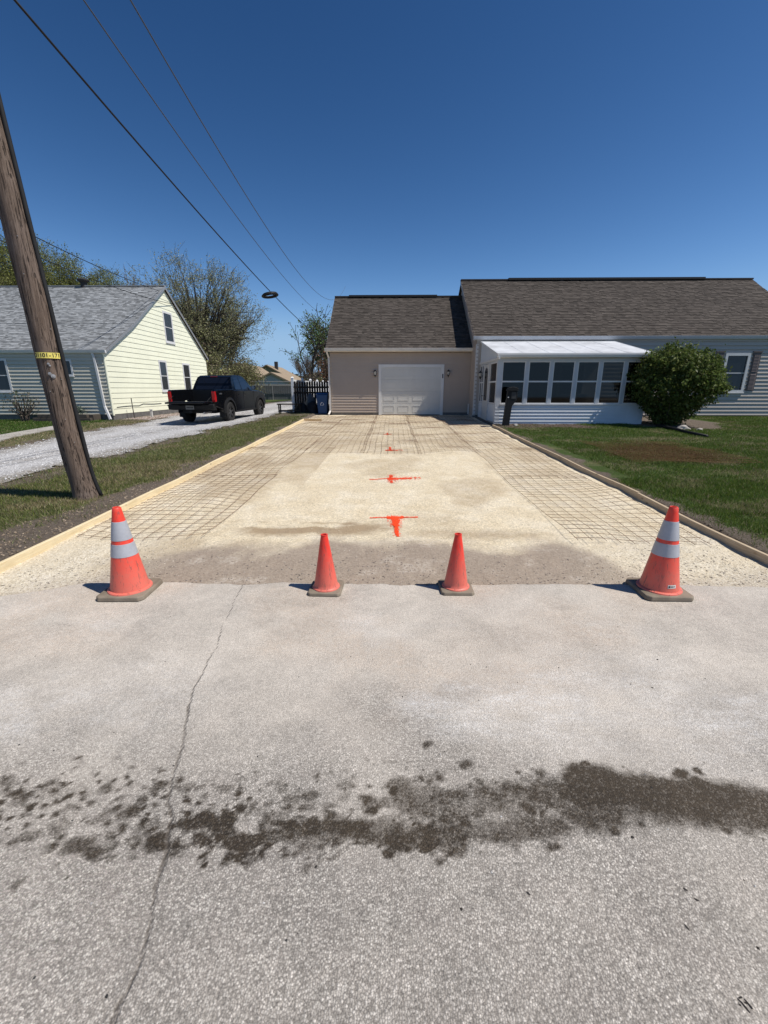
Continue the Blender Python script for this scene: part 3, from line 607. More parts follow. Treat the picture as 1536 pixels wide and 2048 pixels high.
# tar scribble at the lower right
b = MB(); tx, ty = px_road(1490, 2008)
for q in [[(-.008, .014), (-.003, .006), (.0, -.002), (.004, -.014)], [(-.004, .015), (.006, .017)], [(.010, .013), (.013, .006), (.016, -.006)], [(-.013, .002), (-.009, .0)], [(.005, .006), (.010, .005)]]:
    b.tube([(tx + u, ty + v, float(road_z(tx + u, ty + v)) + .0002) for u, v in q], [.0018 + .0012 * ((i_ * 7) % 3) / 2 for i_ in range(len(q))], 5)
tag(b.build('tar_scrap', chip, None, (tx, ty, 0)), 'small black scrap of tar at the bottom right of the street', 'tar scrap')

# ------------------------------------------------------------------ form boards
def form_board(x, y0, y1, side, matk, label, dz=0., skew=0.):
    b = MB(); n = 10; t = .038; h = .09
    for i in range(n):
        ya = y0 + (y1 - y0) * i / n; yb = y0 + (y1 - y0) * (i + 1) / n
        def ring(y):
            k = (y - y0) / (y1 - y0); z = gZ(3.0, y) - .018 + dz; xo = x + skew * k + .012 * sin(y * 1.7 + x); t2 = t / 2; c = .004
            hh = h + .006 * sin(y * 2.3)
            return [(xo - t2, y, z - .03), (xo + t2, y, z - .03), (xo + t2, y, z + hh - c), (xo + t2 - c, y, z + hh), (xo - t2 + c, y, z + hh), (xo - t2, y, z + hh - c)]
        A, B = ring(ya), ring(yb); m_ = 6
        fs = [(j, (j + 1) % m_, m_ + (j + 1) % m_, m_ + j) for j in range(m_)]
        if i == 0: fs.append(tuple(range(m_ - 1, -1, -1)))
        if i == n - 1: fs.append(tuple(range(m_, 2 * m_)))
        b.add(A + B, fs)
    o = b.build('form_board', M[matk], None, (x, y0, 0)); return tag(o, label, 'board', 'form boards edging the driveway')
form_board(-3.50, 2.7, 6.9, -1, 'lumber', 'pale new form board nearest the street on the left of the driveway')
form_board(-3.505, 6.905, 11.7, -1, 'lumber', 'pale new form board in the middle of the left driveway edge', .004, .015)
form_board(-3.49, 11.705, 17.35, -1, 'lumber', 'pale new form board farthest up the left driveway edge', -.003, -.03)
form_board(3.50, 3.2, 6.05, 1, 'lumber_d', 'weathered form board nearest the street on the right of the driveway')
form_board(3.515, 6.055, 10.6, 1, 'lumber_d', 'weathered form board in the middle of the right driveway edge', .006, -.02)
form_board(3.495, 10.605, 15.25, 1, 'lumber_d', 'weathered form board ending at the porch corner', .0, .0)
b = MB(); b.box(-3.47, -2.80, 17.36, 17.40, gZ(-3, 17.4) - .05, gZ(-3, 17.4) + .075)
tag(b.build('form_board', M['lumberx'], None, (-3.1, 17.38, .3), bevel=.004), 'short pale board closing the driveway corner left of the garage', 'board', 'form boards edging the driveway')

# ------------------------------------------------------------------ wire mesh sheets
def mesh_sheet(x0, x1, y0, y1, label, seed, zf=None, mat='rust', group='wire mesh sheets on the driveway base', wr=.0029, lift=.018, sp=.152, amp=1.):
    V = []; F = []; zf = zf or drive_z; rr = random.Random(seed); th = rr.uniform(-.006, .006); cx, cy = (x0 + x1) / 2, (y0 + y1) / 2
    def P(x, y):
        bow = .07 * sin((y - y0) * 1.9 + seed) * amp
        xx = cx + (x - cx) - th * (y - cy) + .010 * sin(y * 2.7 + seed + x) * amp; yy = cy + (y - cy) + th * (x - cx) + bow * ((x - cx) / (x1 - x0) * 2) ** 2 + .012 * sin(x * 3.1 + seed) * amp
        z = max(0., .6 * sin(x * 2.6 + y * 1.25 + seed) + .6 * sin(y * 2.1 - x * 1.7 + 2 * seed)) * .042 * amp
        return xx, yy, z
    def wire(pts, dz):
        A = np.array([P(*p) for p in pts]); A[:, 2] += zf(A[:, 0], A[:, 1]) + lift + dz
        d = np.gradient(A, axis=0); d /= np.linalg.norm(d, axis=1)[:, None]; s_ = np.cross(d, [0, 0, 1]); s_ /= np.linalg.norm(s_, axis=1)[:, None]; u = np.cross(s_, d)
        base = sum(len(q) for q in V); n = len(A)
        R3 = np.stack([A + wr * (s_ * cos(t) + u * sin(t)) for t in (pi / 2, pi / 2 + 2.094, pi / 2 + 4.189)], 1).reshape(-1, 3); V.append(R3)
        for i in range(n - 1):
            for j in range(3): F.append((base + i * 3 + j, base + i * 3 + (j + 1) % 3, base + i * 3 + 3 + (j + 1) % 3, base + i * 3 + 3 + j))
    nx = int(round((x1 - x0) / sp)); ny = int(round((y1 - y0) / sp)); ex = .02
    for i in range(nx + 1):
        x = x0 + sp * i; wire([(x, y) for y in np.linspace(y0 - ex - .04, y0 + ny * sp + .04, max(6, int((y1 - y0) / .22)))], .0)
    for j in range(ny + 1):
        y = y0 + sp * j; wire([(x, y) for x in np.linspace(x0 - ex, x0 + nx * sp + ex, 9)], .005)
    me = npmesh('wire_mesh_sheet', np.concatenate(V), np.array(F), 4); o = link('wire_mesh_sheet', me, M[mat])
    return tag(o, label, 'wire mesh', group)
k = 0
for xa, nm in ((-3.40, 'left'), (1.92, 'right')):
    for ya, yb, nm2 in ((4.32, 7.4, 'nearest the street'), (7.32, 10.4, 'beside the bare middle of the driveway'), (10.3, 13.4, 'third from the street'), (13.3, 16.4, 'fourth from the street'), (16.3, 19.4, 'nearest the garage')):
        k += 1; mesh_sheet(xa, xa + 1.42, ya, yb, f'rusty wire mesh sheet along the {nm} form boards, {nm2}', k * 1.7)
for i, (xa, nm) in enumerate(((-2.02, 'left'), (-.72, 'middle'), (.60, 'right'))):
    for ya, yb, nm2 in ((9.78, 13.2, 'front row by the bare base'), (13.05, 16.4, 'middle row'), (16.25, 19.7, 'back row before the garage door')):
        k += 1; mesh_sheet(xa, xa + 1.40, ya, yb, f'rusty wire mesh sheet in the {nm} of the driveway, {nm2}', k * 1.7 + .4)
mesh_sheet(4.75, 7.0, 8.3, 11.0, 'rust brown wire mesh sheet lying in the grass of the right lawn', 3.3, lawn_z, 'rustd', None, .0032, .045, .152, .8)

# ------------------------------------------------------------------ orange spray marks
def spray(name, label, strokes, seed):
    r = np.random.default_rng(seed); V = []; F = []
    for (xa, ya, xb, yb, wd, n, sp) in strokes:
        for i in range(n):
            t = r.random(); sx = r.normal() * wd * (1 if r.random() < .75 else sp); a = atan2(yb - ya, xb - xa); x = xa + (xb - xa) * t - sin(a) * sx; y = ya + (yb - ya) * t + cos(a) * sx
            q = (.0035 + .011 * r.random() ** 2) * (1. if abs(sx) < wd * 1.3 else .6); z = float(drive_z(np.array(x), np.array(y))) + .0045; m_ = 6; bs = len(V); rt = r.random() * 6
            V += [(x + cos(rt + 2 * pi * j / m_) * q * r.uniform(.6, 1.3), y + sin(rt + 2 * pi * j / m_) * q * r.uniform(.6, 1.3), z + r.random() * .002) for j in range(m_)]; F.append(tuple(range(bs, bs + m_)))
    me = npmesh(name, V, np.array(F), 6); o = link(name, me, M['paint']); return tag(o, label, 'paint mark', 'orange spray paint marks')
spray('paint_mark', 'orange sprayed T on the bare base nearest the two small cones', [(-.27, 5.11, .32, 5.14, .008, 420, 2.5), (-.06, 5.12, .14, 5.13, .034, 620, 2.2), (.04, 5.1, .052, 4.78, .027, 620, 1.7), (.05, 4.85, .06, 4.45, .013, 380, 1.9), (.0, 5.08, .09, 5.0, .022, 160, 2)], 1)
spray('paint_mark', 'orange sprayed cross with a smeared right arm on the bare base', [(-.38, 7.22, -.02, 7.25, .010, 300, 2.2), (-.03, 7.24, .34, 7.29, .032, 620, 2.6), (-.02, 7.55, -.01, 6.95, .022, 420, 2.0), (-.08, 7.23, .1, 7.25, .06, 350, 2), (.2, 7.32, .5, 7.3, .08, 130, 2)], 2)
spray('paint_mark', 'small orange sprayed cross under the front row of wire mesh', [(-.16, 10.28, .05, 10.30, .028, 560, 2.0), (-.055, 10.75, -.04, 10.2, .018, 380, 1.6), (-.1, 10.25, .25, 10.3, .05, 160, 1.5)], 3)
spray('paint_mark', 'small faint orange sprayed cross under the middle row of wire mesh', [(-.26, 13.2, -.02, 13.24, .028, 420, 1.8), (-.15, 13.6, -.14, 13.1, .014, 420, 1.3)], 4)

# ------------------------------------------------------------------ traffic cones
def big_cone(x, y, rz, label, sticker):
    z0 = .004; t = thing('traffic_cone', label, 'traffic cone', (0, 0, 0), 'striped tall cones')
    b = MB(); s_ = .188; c = .032; poly = [(-s_ + c, -s_), (s_ - c, -s_), (s_, -s_ + c), (s_, s_ - c), (s_ - c, s_), (-s_ + c, s_), (-s_, s_ - c), (-s_, -s_ + c)]
    b.prism(poly, lambda a, q, d: (a * (1 if d < .03 else .97), q * (1 if d < .03 else .97), d), .0, .036); b.build('base', M['rubber'], t, bevel=.008)
    def rad(z): return .143 - (z - .036) / (.71 - .036) * (.143 - .030)
    b = MB(); zs = list(np.linspace(.05, .704, 24)); b.lathe([(.163, .036), (.160, .044), (.148, .050)] + [(rad(z), z) for z in zs] + [(.026, .71), (.020, .708), (.020, .60)], n=48); b.build('cone_body', M['cone_big'], t, smooth=40)
    for za, zb in ((.455, .60), (.325, .425)):
        b = MB(); b.lathe([(rad(za) - .002, za - .001), (rad(za) + .0022, za), (rad((za + zb) / 2) + .0024, (za + zb) / 2), (rad(zb) + .0022, zb), (rad(zb) - .002, zb + .001)], n=48); b.build('reflective_collar', M['collar'], t, smooth=40)
    if sticker:
        b = MB(); n = 6
        for i in range(n):
            aa = [-pi / 2 - .12 + .50 * (i + u) / n for u in (0, 1)]; q = [((rad(z) + .0015) * cos(a), (rad(z) + .0015) * sin(a), z) for z, a in ((.085, aa[0]), (.085, aa[1]), (.112, aa[1]), (.112, aa[0]))]; b.add(q, [(0, 1, 2, 3)])
        st = b.build('sticker', M['sticker'], t); b = MB()
        for a0, a1, za, zb in ((-.08, .02, .092, .105), (.06, .10, .094, .104), (.13, .17, .094, .104), (.20, .30, .096, .102)):
            b.add([((rad(z) + .0028) * cos(-pi / 2 + a), (rad(z) + .0028) * sin(-pi / 2 + a), z) for z, a in ((za, a0), (za, a1), (zb, a1), (zb, a0))], [(0, 1, 2, 3)])
        b.build('print', M['ink'], st)
    t.location = (x, y, float(road_z(x, y)) + .001); t.rotation_euler.z = rz; return t
def small_cone(x, y, rz, label):
    t = thing('traffic_cone', label, 'traffic cone', (0, 0, 0), 'plain short cones')
    b = MB(); s_ = .136; c = .022; poly = [(-s_ + c, -s_), (s_ - c, -s_), (s_, -s_ + c), (s_, s_ - c), (s_ - c, s_), (-s_ + c, s_), (-s_, s_ - c), (-s_, -s_ + c)]
    b.prism(poly, lambda a, q, d: (a * (1 if d < .02 else .96), q * (1 if d < .02 else .96), d), .0, .026); b.build('base', M['rubber'], t, bevel=.006)
    def rad(z): return .099 - (z - .026) / (.475 - .026) * (.099 - .026)
    b = MB(); b.lathe([(.112, .026), (.110, .033), (.101, .038)] + [(rad(z), z) for z in np.linspace(.042, .468, 18)] + [(.029, .470), (.029, .476), (.019, .476), (.018, .40)], n=40); b.build('cone_body', M['cone_small'], t, smooth=40)
    t.location = (x, y, float(road_z(x, y)) + .001); t.rotation_euler.z = rz; return t
big_cone(-2.12, 3.16, .03, 'tall orange cone with two grey collars beside the left form board', False)
small_cone(-.535, 3.225, -.02, 'short plain orange cone, left of the pair in the middle')
small_cone(.530, 3.26, .02, 'short plain orange cone, right of the pair in the middle')
big_cone(2.17, 3.24, -.02, 'tall orange cone with two grey collars and a white sticker on the right', True)
# ------------------------------------------------------------------ building helpers
def siding(parent, mat, Pf, z0, z1, pitch, ext, holes=(), lip=.011, name='siding_board'):
    z = z0; i = 0
    while z < z1 - 1e-4:
        za, zb = z, min(z + pitch, z1); PB = {}
        cuts = sorted({za, zb} | {h for hh in holes for h in (hh[2], hh[3]) if za < h < zb})
        cut_all = [h for h in holes if h[2] <= za + 1e-6 and h[3] >= zb - 1e-6]
        def dep(q): return .004 + lip * (za + pitch - q) / pitch
        for ca, cb in zip(cuts[:-1], cuts[1:]):
            a0, a1 = ext(ca + 1e-4); b0, b1 = ext(cb - 1e-4); mid = (ca + cb) / 2; iv = [(0., 1.)]; W = max(a1 - a0, 1e-6)
            ivs = [(min(a0, b0), max(a1, b1))]
            for (u0, u1, h0, h1) in holes:
                if h0 - 1e-6 <= ca and cb <= h1 + 1e-6:
                    nv = []
                    for (s0, s1) in ivs:
                        if u1 <= s0 or u0 >= s1: nv.append((s0, s1)); continue
                        if u0 > s0: nv.append((s0, u0))
                        if u1 < s1: nv.append((u1, s1))
                    ivs = nv
            for (s0, s1) in ivs:
                lo0, lo1 = max(s0, a0), min(s1, a1); hi0, hi1 = max(s0, b0), min(s1, b1)
                if lo1 - lo0 < 1e-3 and hi1 - hi0 < 1e-3: continue
                if hi1 < hi0: hi0 = hi1 = (hi0 + hi1) / 2
                if lo1 < lo0: lo0 = lo1 = (lo0 + lo1) / 2
                b = PB.setdefault(sum((s0 + s1) / 2 > (h[0] + h[1]) / 2 for h in cut_all), MB())
                b.add([Pf(lo0, ca, dep(ca)), Pf(lo1, ca, dep(ca)), Pf(hi1, cb, dep(cb)), Pf(hi0, cb, dep(cb))], [(0, 1, 2, 3)])
                if ca == za: b.add([Pf(lo0, ca, 0), Pf(lo1, ca, 0), Pf(lo1, ca, dep(ca)), Pf(lo0, ca, dep(ca))], [(0, 1, 2, 3)])
        for b in PB.values(): b.build(name, mat, parent)
        z += pitch; i += 1
def shingles(roof, mat, Pf, ext, s0, s1, expo=.143, seed=0, lo=.72, hi=1.22):
    # Pf(u, s, d): u along the eave, s up the slope, d off the roof; each course is one object
    r = random.Random(seed); s = s0; i = 0
    while s < s1 - .02:
        b = MB(); ua, ub = ext(s); u = ua - r.random() * .25; sb = min(s + expo * 1.12, s1)
        while u < ub:
            wd = r.uniform(.09, .26); x0, x1 = max(u, ua), min(u + wd, ub); u += wd
            if x1 - x0 < .01: continue
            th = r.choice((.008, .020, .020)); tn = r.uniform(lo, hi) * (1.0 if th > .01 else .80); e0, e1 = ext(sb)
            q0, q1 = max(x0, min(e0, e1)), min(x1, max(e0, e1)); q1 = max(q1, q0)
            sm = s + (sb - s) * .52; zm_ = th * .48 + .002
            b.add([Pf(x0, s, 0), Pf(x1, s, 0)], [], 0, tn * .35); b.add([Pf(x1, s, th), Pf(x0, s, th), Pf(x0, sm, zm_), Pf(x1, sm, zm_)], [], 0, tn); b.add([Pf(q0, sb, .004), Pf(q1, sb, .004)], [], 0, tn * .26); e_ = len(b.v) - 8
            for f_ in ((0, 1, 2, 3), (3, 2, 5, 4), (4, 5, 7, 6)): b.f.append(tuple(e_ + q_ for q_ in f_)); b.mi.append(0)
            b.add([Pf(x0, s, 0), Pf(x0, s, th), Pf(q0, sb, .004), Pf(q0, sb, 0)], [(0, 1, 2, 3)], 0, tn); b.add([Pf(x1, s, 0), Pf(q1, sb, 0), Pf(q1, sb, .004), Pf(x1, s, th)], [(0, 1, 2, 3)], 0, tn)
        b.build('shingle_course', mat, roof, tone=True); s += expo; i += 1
def window(parent, Pf, u0, u1, z0, z1, trim=.09, pane='pane', rail=True, fm='trim', proud=.035, sill=True):
    b = MB()
    def bx(a0, a1, c0, c1, d0, d1):
        b.hexa([Pf(a0, c0, d0), Pf(a1, c0, d0), Pf(a1, c1, d0), Pf(a0, c1, d0)], [Pf(a0, c0, d1), Pf(a1, c0, d1), Pf(a1, c1, d1), Pf(a0, c1, d1)])
    bx(u0, u0 + trim, z0, z1, 0, proud); bx(u1 - trim, u1, z0, z1, 0, proud); bx(u0 + trim, u1 - trim, z1 - trim, z1, 0, proud); bx(u0 + trim, u1 - trim, z0, z0 + trim, 0, proud)
    f = b.build('window', M[fm], parent)
    if sill: b = MB(); bx(u0 - .02, u1 + .02, z0 - .035, z0 - .002, 0, proud + .03); b.build('sill', M[fm], f)
    zm = (z0 + z1) / 2; a0, a1, c0, c1 = u0 + trim, u1 - trim, z0 + trim, z1 - trim
    for (p0, p1, dd) in ((c0, zm - .018, .010), (zm + .018, c1, .016)) if rail else ((c0, c1, .012),):
        b = MB(); bx(a0 + .002, a1 - .002, p0 + .002, p1 - .002, .0, dd); b.build('pane', M[pane], f)
    if rail: b = MB(); bx(a0, a1, zm - .018, zm + .018, 0, .026); b.build('sash_rail', M[fm], f)
    return f
def wall_lamp(x, y, z, label, nrm=(0, -1)):
    t = thing('wall_lantern', label, 'wall lamp', (x, y, z), 'black wall lanterns'); nx, ny = nrm; cx, cy = x + nx * .12, y + ny * .12
    b = MB(); b.lathe([(.0, -.10), (.045, -.10), (.055, 0), (.045, .10), (0, .10)], (0, 0, 0), 10, 'y'); b2 = MB()
    b = MB(); b.bar((x + nx * .004, y + ny * .004, z - .11), (x + nx * .004, y + ny * .004, z + .10), .08, .012, (nx, ny, 0)); b.build('back_plate', M['blackmetal'], t)
    b = MB(); b.tube([(x + nx * .01, y + ny * .01, z + .02), (x + nx * .06, y + ny * .06, z - .10), (cx, cy, z - .10), (cx, cy, z - .06)], .009, 6); b.build('arm', M['blackmetal'], t)
    b = MB(); b.lathe([(.0, -.17), (.012, -.16), (.02, -.13), (.05, -.07), (.05, -.055), (.0, -.055)], (cx, cy, z), 8); b.build('finial', M['blackmetal'], t)
    b = MB(); b.lathe([(.046, -.055), (.066, .075), (.0, .075)], (cx, cy, z), 8); b.build('lamp_glass', M['lampglass'], t)
    for a in range(8):
        q = 2 * pi * a / 8; bb = MB() if a == 0 else bb; bb.tube([(cx + .048 * cos(q), cy + .048 * sin(q), z - .055), (cx + .068 * cos(q), cy + .068 * sin(q), z + .075)], .006, 4)
    bb.build('cage', M['blackmetal'], t)
    b = MB(); b.lathe([(.082, .075), (.075, .09), (.035, .125), (.014, .14), (.012, .165), (0, .17)], (cx, cy, z), 8); b.build('cap', M['blackmetal'], t)
    return t
def downspout(parent, pts, wd=.07, name='downspout', mat='gutter'):
    b = MB()
    for p, q in zip(pts[:-1], pts[1:]): b.bar(p, q, wd, wd * .8, (0, 1, 0.01))
    b.build(name, M[mat], parent)

# ------------------------------------------------------------------ attached garage
GX0, GX1, GY, GZ0 = -2.75, 3.44, 20.10, .46
gar = thing('attached_garage', 'taupe vinyl garage with brown shingle roof and white panel door', 'garage', (0.35, GY, .35))
F = lambda u, z, d: (u, GY - d, z)
b = MB(); b.box(GX0, GX1, GY, GY + 7.4, .25, 3.12); gw = b.build('wall', M['tan'], gar)
b = MB(); b.prism([(GY, 3.12), (GY + 7.4, 3.12), (GY + 3.7, 5.80)], lambda a, q, d: (d, a, q), GX0, GX0 + .1); b.build('gable', M['tan'], gar)
DX0, DX1, DZ1 = -.49, 2.15, 2.49
siding(gw, M['tan'], F, GZ0 + .10, 3.10, .121, lambda z: (GX0, GX1), [(DX0 - .12, DX1 + .12, 0, DZ1 + .12)], .030)
FL = lambda u, z, d: (GX0 - d, u, z)
siding(gw, M['tan'], FL, GZ0 + .10, 5.6, .121, lambda z: (GY, GY + 7.4) if z < 3.12 else (GY + (z - 3.12) * 1.38, GY + 7.4 - (z - 3.12) * 1.38), (), .014)
b = MB(); b.box(GX0 - .012, DX0 - .12, GY - .012, GY + .05, .20, GZ0 + .10); b.box(DX1 + .12, GX1, GY - .012, GY + .05, .20, GZ0 + .10); b.build('foundation', M['found'], gar)
b = MB(); b.box(DX0 - .13, DX0, GY - .055, GY, GZ0 - .02, DZ1 + .13); b.box(DX1, DX1 + .13, GY - .055, GY, GZ0 - .02, DZ1 + .13); b.box(DX0, DX1, GY - .055, GY, DZ1, DZ1 + .13); b.build('door_frame', M['trim'], gar)
gd = MB(); gd.box(DX0, DX1, GY - .006, GY - .001, GZ0, DZ1); gdo = gd.build('garage_door', M['door'], gar)
ph = (DZ1 - GZ0) / 4
for i in range(4):
    b = MB(); z0 = GZ0 + i * ph; b.box(DX0 + .003, DX1 - .003, GY - .024, GY - .006, z0 + .010, z0 + ph - .010)
    pw = (DX1 - DX0) / 4
    for j in range(4):
        xa = DX0 + j * pw + .09; xb = DX0 + (j + 1) * pw - .09; q0, q1 = z0 + .11, z0 + ph - .11
        b.box(xa, xb, GY - .034, GY - .023, q0, q0 + .018); b.box(xa, xb, GY - .034, GY - .023, q1 - .018, q1); b.box(xa, xa + .018, GY - .034, GY - .023, q0 + .018, q1 - .018); b.box(xb - .018, xb, GY - .034, GY - .023, q0 + .018, q1 - .018)
    b.build('door_section', M['door'], gdo)
b = MB(); b.box(DX0, DX1, GY - .028, GY - .002, GZ0 - .025, GZ0 + .005); b.build('weather_strip', M['blackrub'], gdo)
EY, EZ, RY, RZ = 19.89, 3.26, 23.75, 6.00
rp = (RZ - EZ) / (RY - EY); rl = sqrt((RZ - EZ) ** 2 + (RY - EY) ** 2); rn = Vector((0, -(RZ - EZ) / rl, (RY - EY) / rl))
b = MB(); b.hexa([(GX0 - .14, EY, EZ - .03), (GX1, EY, EZ - .03), (GX1, RY, RZ - .03), (GX0 - .14, RY, RZ - .03)], [(GX0 - .14, EY, EZ + .02), (GX1, EY, EZ + .02), (GX1, RY, RZ + .02), (GX0 - .14, RY, RZ + .02)])
b.hexa([(GX0 - .14, RY, RZ - .03), (GX1, RY, RZ - .03), (GX1, 2 * RY - EY, EZ - .03), (GX0 - .14, 2 * RY - EY, EZ - .03)], [(GX0 - .14, RY, RZ + .02), (GX1, RY, RZ + .02), (GX1, 2 * RY - EY, EZ + .02), (GX0 - .14, 2 * RY - EY, EZ + .02)])
groof = b.build('roof', M['felt'], gar)
def slope(E0, E1, y0, z0, y1, z1):
    L = sqrt((y1 - y0) ** 2 + (z1 - z0) ** 2); dy, dz = (y1 - y0) / L, (z1 - z0) / L
    return (lambda u, s, d: (u, y0 + dy * s - dz * d, z0 + dz * s + dy * d)), L
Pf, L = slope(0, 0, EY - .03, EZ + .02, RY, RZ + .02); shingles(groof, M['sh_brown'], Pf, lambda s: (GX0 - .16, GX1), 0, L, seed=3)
b = MB(); b.box(-2.2, 2.2, RY - .16, RY + .16, RZ + .0, RZ + .085); b.build('ridge_vent', M['vent'], groof)
b = MB(); b.box(GX0 - .16, -2.21, RY - .13, RY + .13, RZ - .01, RZ + .05); b.box(2.21, GX1, RY - .13, RY + .13, RZ - .01, RZ + .05); b.build('ridge_cap', M['felt'], groof)
b = MB(); b.hexa([(GX0 - .17, EY - .02, EZ - .14), (GX0 - .14, EY - .02, EZ - .14), (GX0 - .14, RY, RZ - .14), (GX0 - .17, RY, RZ - .14)], [(GX0 - .17, EY - .02, EZ + .02), (GX0 - .14, EY - .02, EZ + .02), (GX0 - .14, RY, RZ + .02), (GX0 - .17, RY, RZ + .02)]); b.build('rake_board', M['gutter'], groof)
b = MB(); b.prism([(EY - .02, EZ - .13), (EY - .10, EZ - .10), (EY - .13, EZ + .0), (EY - .13, EZ + .015), (EY - .02, EZ + .015)], lambda a, q, d: (d, a, q), GX0 - .2, GX1); b.build('gutter', M['gutter'], gar)
b = MB(); b.box(GX0 - .1, GX1, EY - .015, GY, EZ - .125, EZ - .09); b.build('soffit', M['soffit'], gar)
downspout(gar, [(GX0 - .12, EY - .06, EZ - .1), (GX0 - .06, GY - .07, EZ - .35), (GX0 - .06, GY - .07, .62), (GX0 - .12, GY - .24, .47)], .075)
b = MB(); b.box(GX0 - .02, GX0 + .06, GY - .02, GY + .06, GZ0 + .10, 3.1); b.build('corner_trim', M['tan'], gar)
wall_lamp(-.77, GY - .012, 2.24, 'black lantern on the garage wall left of the white door')
wall_lamp(2.46, GY - .012, 2.24, 'black lantern on the garage wall right of the white door')
b = MB(); b.box(2.20, 2.24, GY - .072, GY - .056, 2.04, 2.22); b.build('keypad', M['blackmetal'], gar)

# ------------------------------------------------------------------ main house
HX0, HX1, HY = 3.45, 17.15, 18.92
hou = thing('house', 'grey taupe house with long brown shingle roof behind the white porch', 'house', (10, HY, .4))
b = MB(); b.box(HX0, HX1, HY, HY + 9, .3, 3.56); hw = b.build('wall', M['tan2'], hou)
HE_Y, HE_Z, HR_Y, HR_Z = 18.90, 3.62, 23.42, 6.66
b = MB(); b.prism([(HY, 3.36), (HY + 9, 3.36), (HR_Y, HR_Z - .05)], lambda a, q, d: (d, a, q), HX0, HX0 + .1); b.prism([(HY, 3.36), (HY + 9, 3.36), (HR_Y, HR_Z - .05)], lambda a, q, d: (d, a, q), HX1 - .1, HX1); hg = b.build('gable', M['tan'], hou)
HF = lambda u, z, d: (u, HY - d, z)
WX0, WX1, WZ0, WZ1 = 13.56, 14.56, 1.44, 2.98
siding(hw, M['tan2'], HF, .52, 3.55, .153, lambda z: (HX0, HX1), [(WX0 + .02, WX1 - .02, WZ0 + .02, WZ1 - .02), (3.7, 8.6, 0, 3.36 + .3)], .038)
hs = (HR_Z - .05 - 3.36) / (HR_Y - HY)
HL = lambda u, z, d: (HX0 - d, u, z)
siding(hg, M['tan'], HL, .50, 6.5, .153, lambda z: (HY, HY + 9) if z < 3.36 else (HY + (z - 3.36) / hs, HR_Y + (HR_Z - .05 - z) / hs), (), .010)
window(hou, HF, WX0, WX1, WZ0, WZ1, .10, proud=.06)
for xa, nm in ((13.17, 0), (14.66, 1)):
    b = MB(); xb = xa + .32; b.box(xa, xb, HY - .050, HY - .004, 1.50, 3.0)
    sh = b.build('shutter', M['shutter'], hou)
    for za, zb in ((1.56, 2.18), (2.26, 2.94)):
        n = 12
        for i in range(n):
            b = MB() if i == 0 else b; q = za + (zb - za) * i / n; b.add([(xa + .05, HY - .052, q), (xb - .05, HY - .052, q), (xb - .05, HY - .066, q + .004), (xa + .05, HY - .066, q + .004), (xa + .05, HY - .0505, q + (zb - za) / n), (xb - .05, HY - .0505, q + (zb - za) / n)], [(0, 1, 2, 3), (3, 2, 5, 4)])
        b.build('louvre', M['shutter'], sh)
    b = MB(); b.box(xa - .02, xb + .02, HY - .075, HY - .004, 3.003, 3.06); b.build('shutter_cap', M['shutter'], sh)
b = MB(); b.box(HX0 - .01, HX1 + .01, HY - .012, HY + .1, .15, .52); b.build('foundation', M['found'], hou)
b = MB(); b.box(HX0 - .03, HX0 + .07, HY - .03, HY + .02, .50, 3.34); b.build('corner_trim', M['trim'], hou)
b = MB(); X0, X1 = HX0 - .12, HX1 + .14
for (ya, za, yb, zb) in ((HE_Y, HE_Z, HR_Y, HR_Z), (HR_Y, HR_Z, 2 * HR_Y - HE_Y, HE_Z)):
    b.hexa([(X0, ya, za - .03), (X1, ya, za - .03), (X1, yb, zb - .03), (X0, yb, zb - .03)], [(X0, ya, za + .02), (X1, ya, za + .02), (X1, yb, zb + .02), (X0, yb, zb + .02)])
hroof = b.build('roof', M['felt'], hou)
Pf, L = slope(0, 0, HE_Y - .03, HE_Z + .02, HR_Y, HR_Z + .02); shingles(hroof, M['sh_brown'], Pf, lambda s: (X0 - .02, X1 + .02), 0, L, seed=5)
b = MB(); b.box(5.6, 15.0, HR_Y - .17, HR_Y + .17, HR_Z, HR_Z + .09); b.build('ridge_vent', M['vent'], hroof)
b = MB(); b.box(X0 - .02, 5.59, HR_Y - .13, HR_Y + .13, HR_Z - .01, HR_Z + .05); b.box(15.01, X1 + .02, HR_Y - .13, HR_Y + .13, HR_Z - .01, HR_Z + .05); b.build('ridge_cap', M['felt'], hroof)
for xa in (X0 - .03, X1):
    b = MB(); b.hexa([(xa, HE_Y - .02, HE_Z - .15), (xa + .03, HE_Y - .02, HE_Z - .15), (xa + .03, HR_Y, HR_Z - .15), (xa, HR_Y, HR_Z - .15)], [(xa, HE_Y - .02, HE_Z + .02), (xa + .03, HE_Y - .02, HE_Z + .02), (xa + .03, HR_Y, HR_Z + .02), (xa, HR_Y, HR_Z + .02)])
    b.build('rake_board', M['tan'], hroof)
b = MB(); b.prism([(HE_Y - .02, HE_Z - .13), (HE_Y - .10, HE_Z - .10), (HE_Y - .13, HE_Z), (HE_Y - .13, HE_Z + .015), (HE_Y - .02, HE_Z + .015)], lambda a, q, d: (d, a, q), X0 - .05, X1 + .02); b.build('gutter', M['bluetrim'], hou)
b = MB(); b.box(X0, X1, HE_Y - .015, HY, HE_Z - .13, HE_Z - .10); b.build('soffit', M['bluetrim'], hou)
downspout(hou, [(HX0 - .07, GY - .3, .95), (HX0 - .07, GY - .3, .5)], .06)
# things inside the porch on the house wall
window(hou, HF, 6.9, 8.0, 1.3, 2.6, .09)
b = MB(); b.box(5.0, 5.9, HY - .05, HY - .002, .5, 2.5); hd = b.build('inner_door', M['door'], hou)

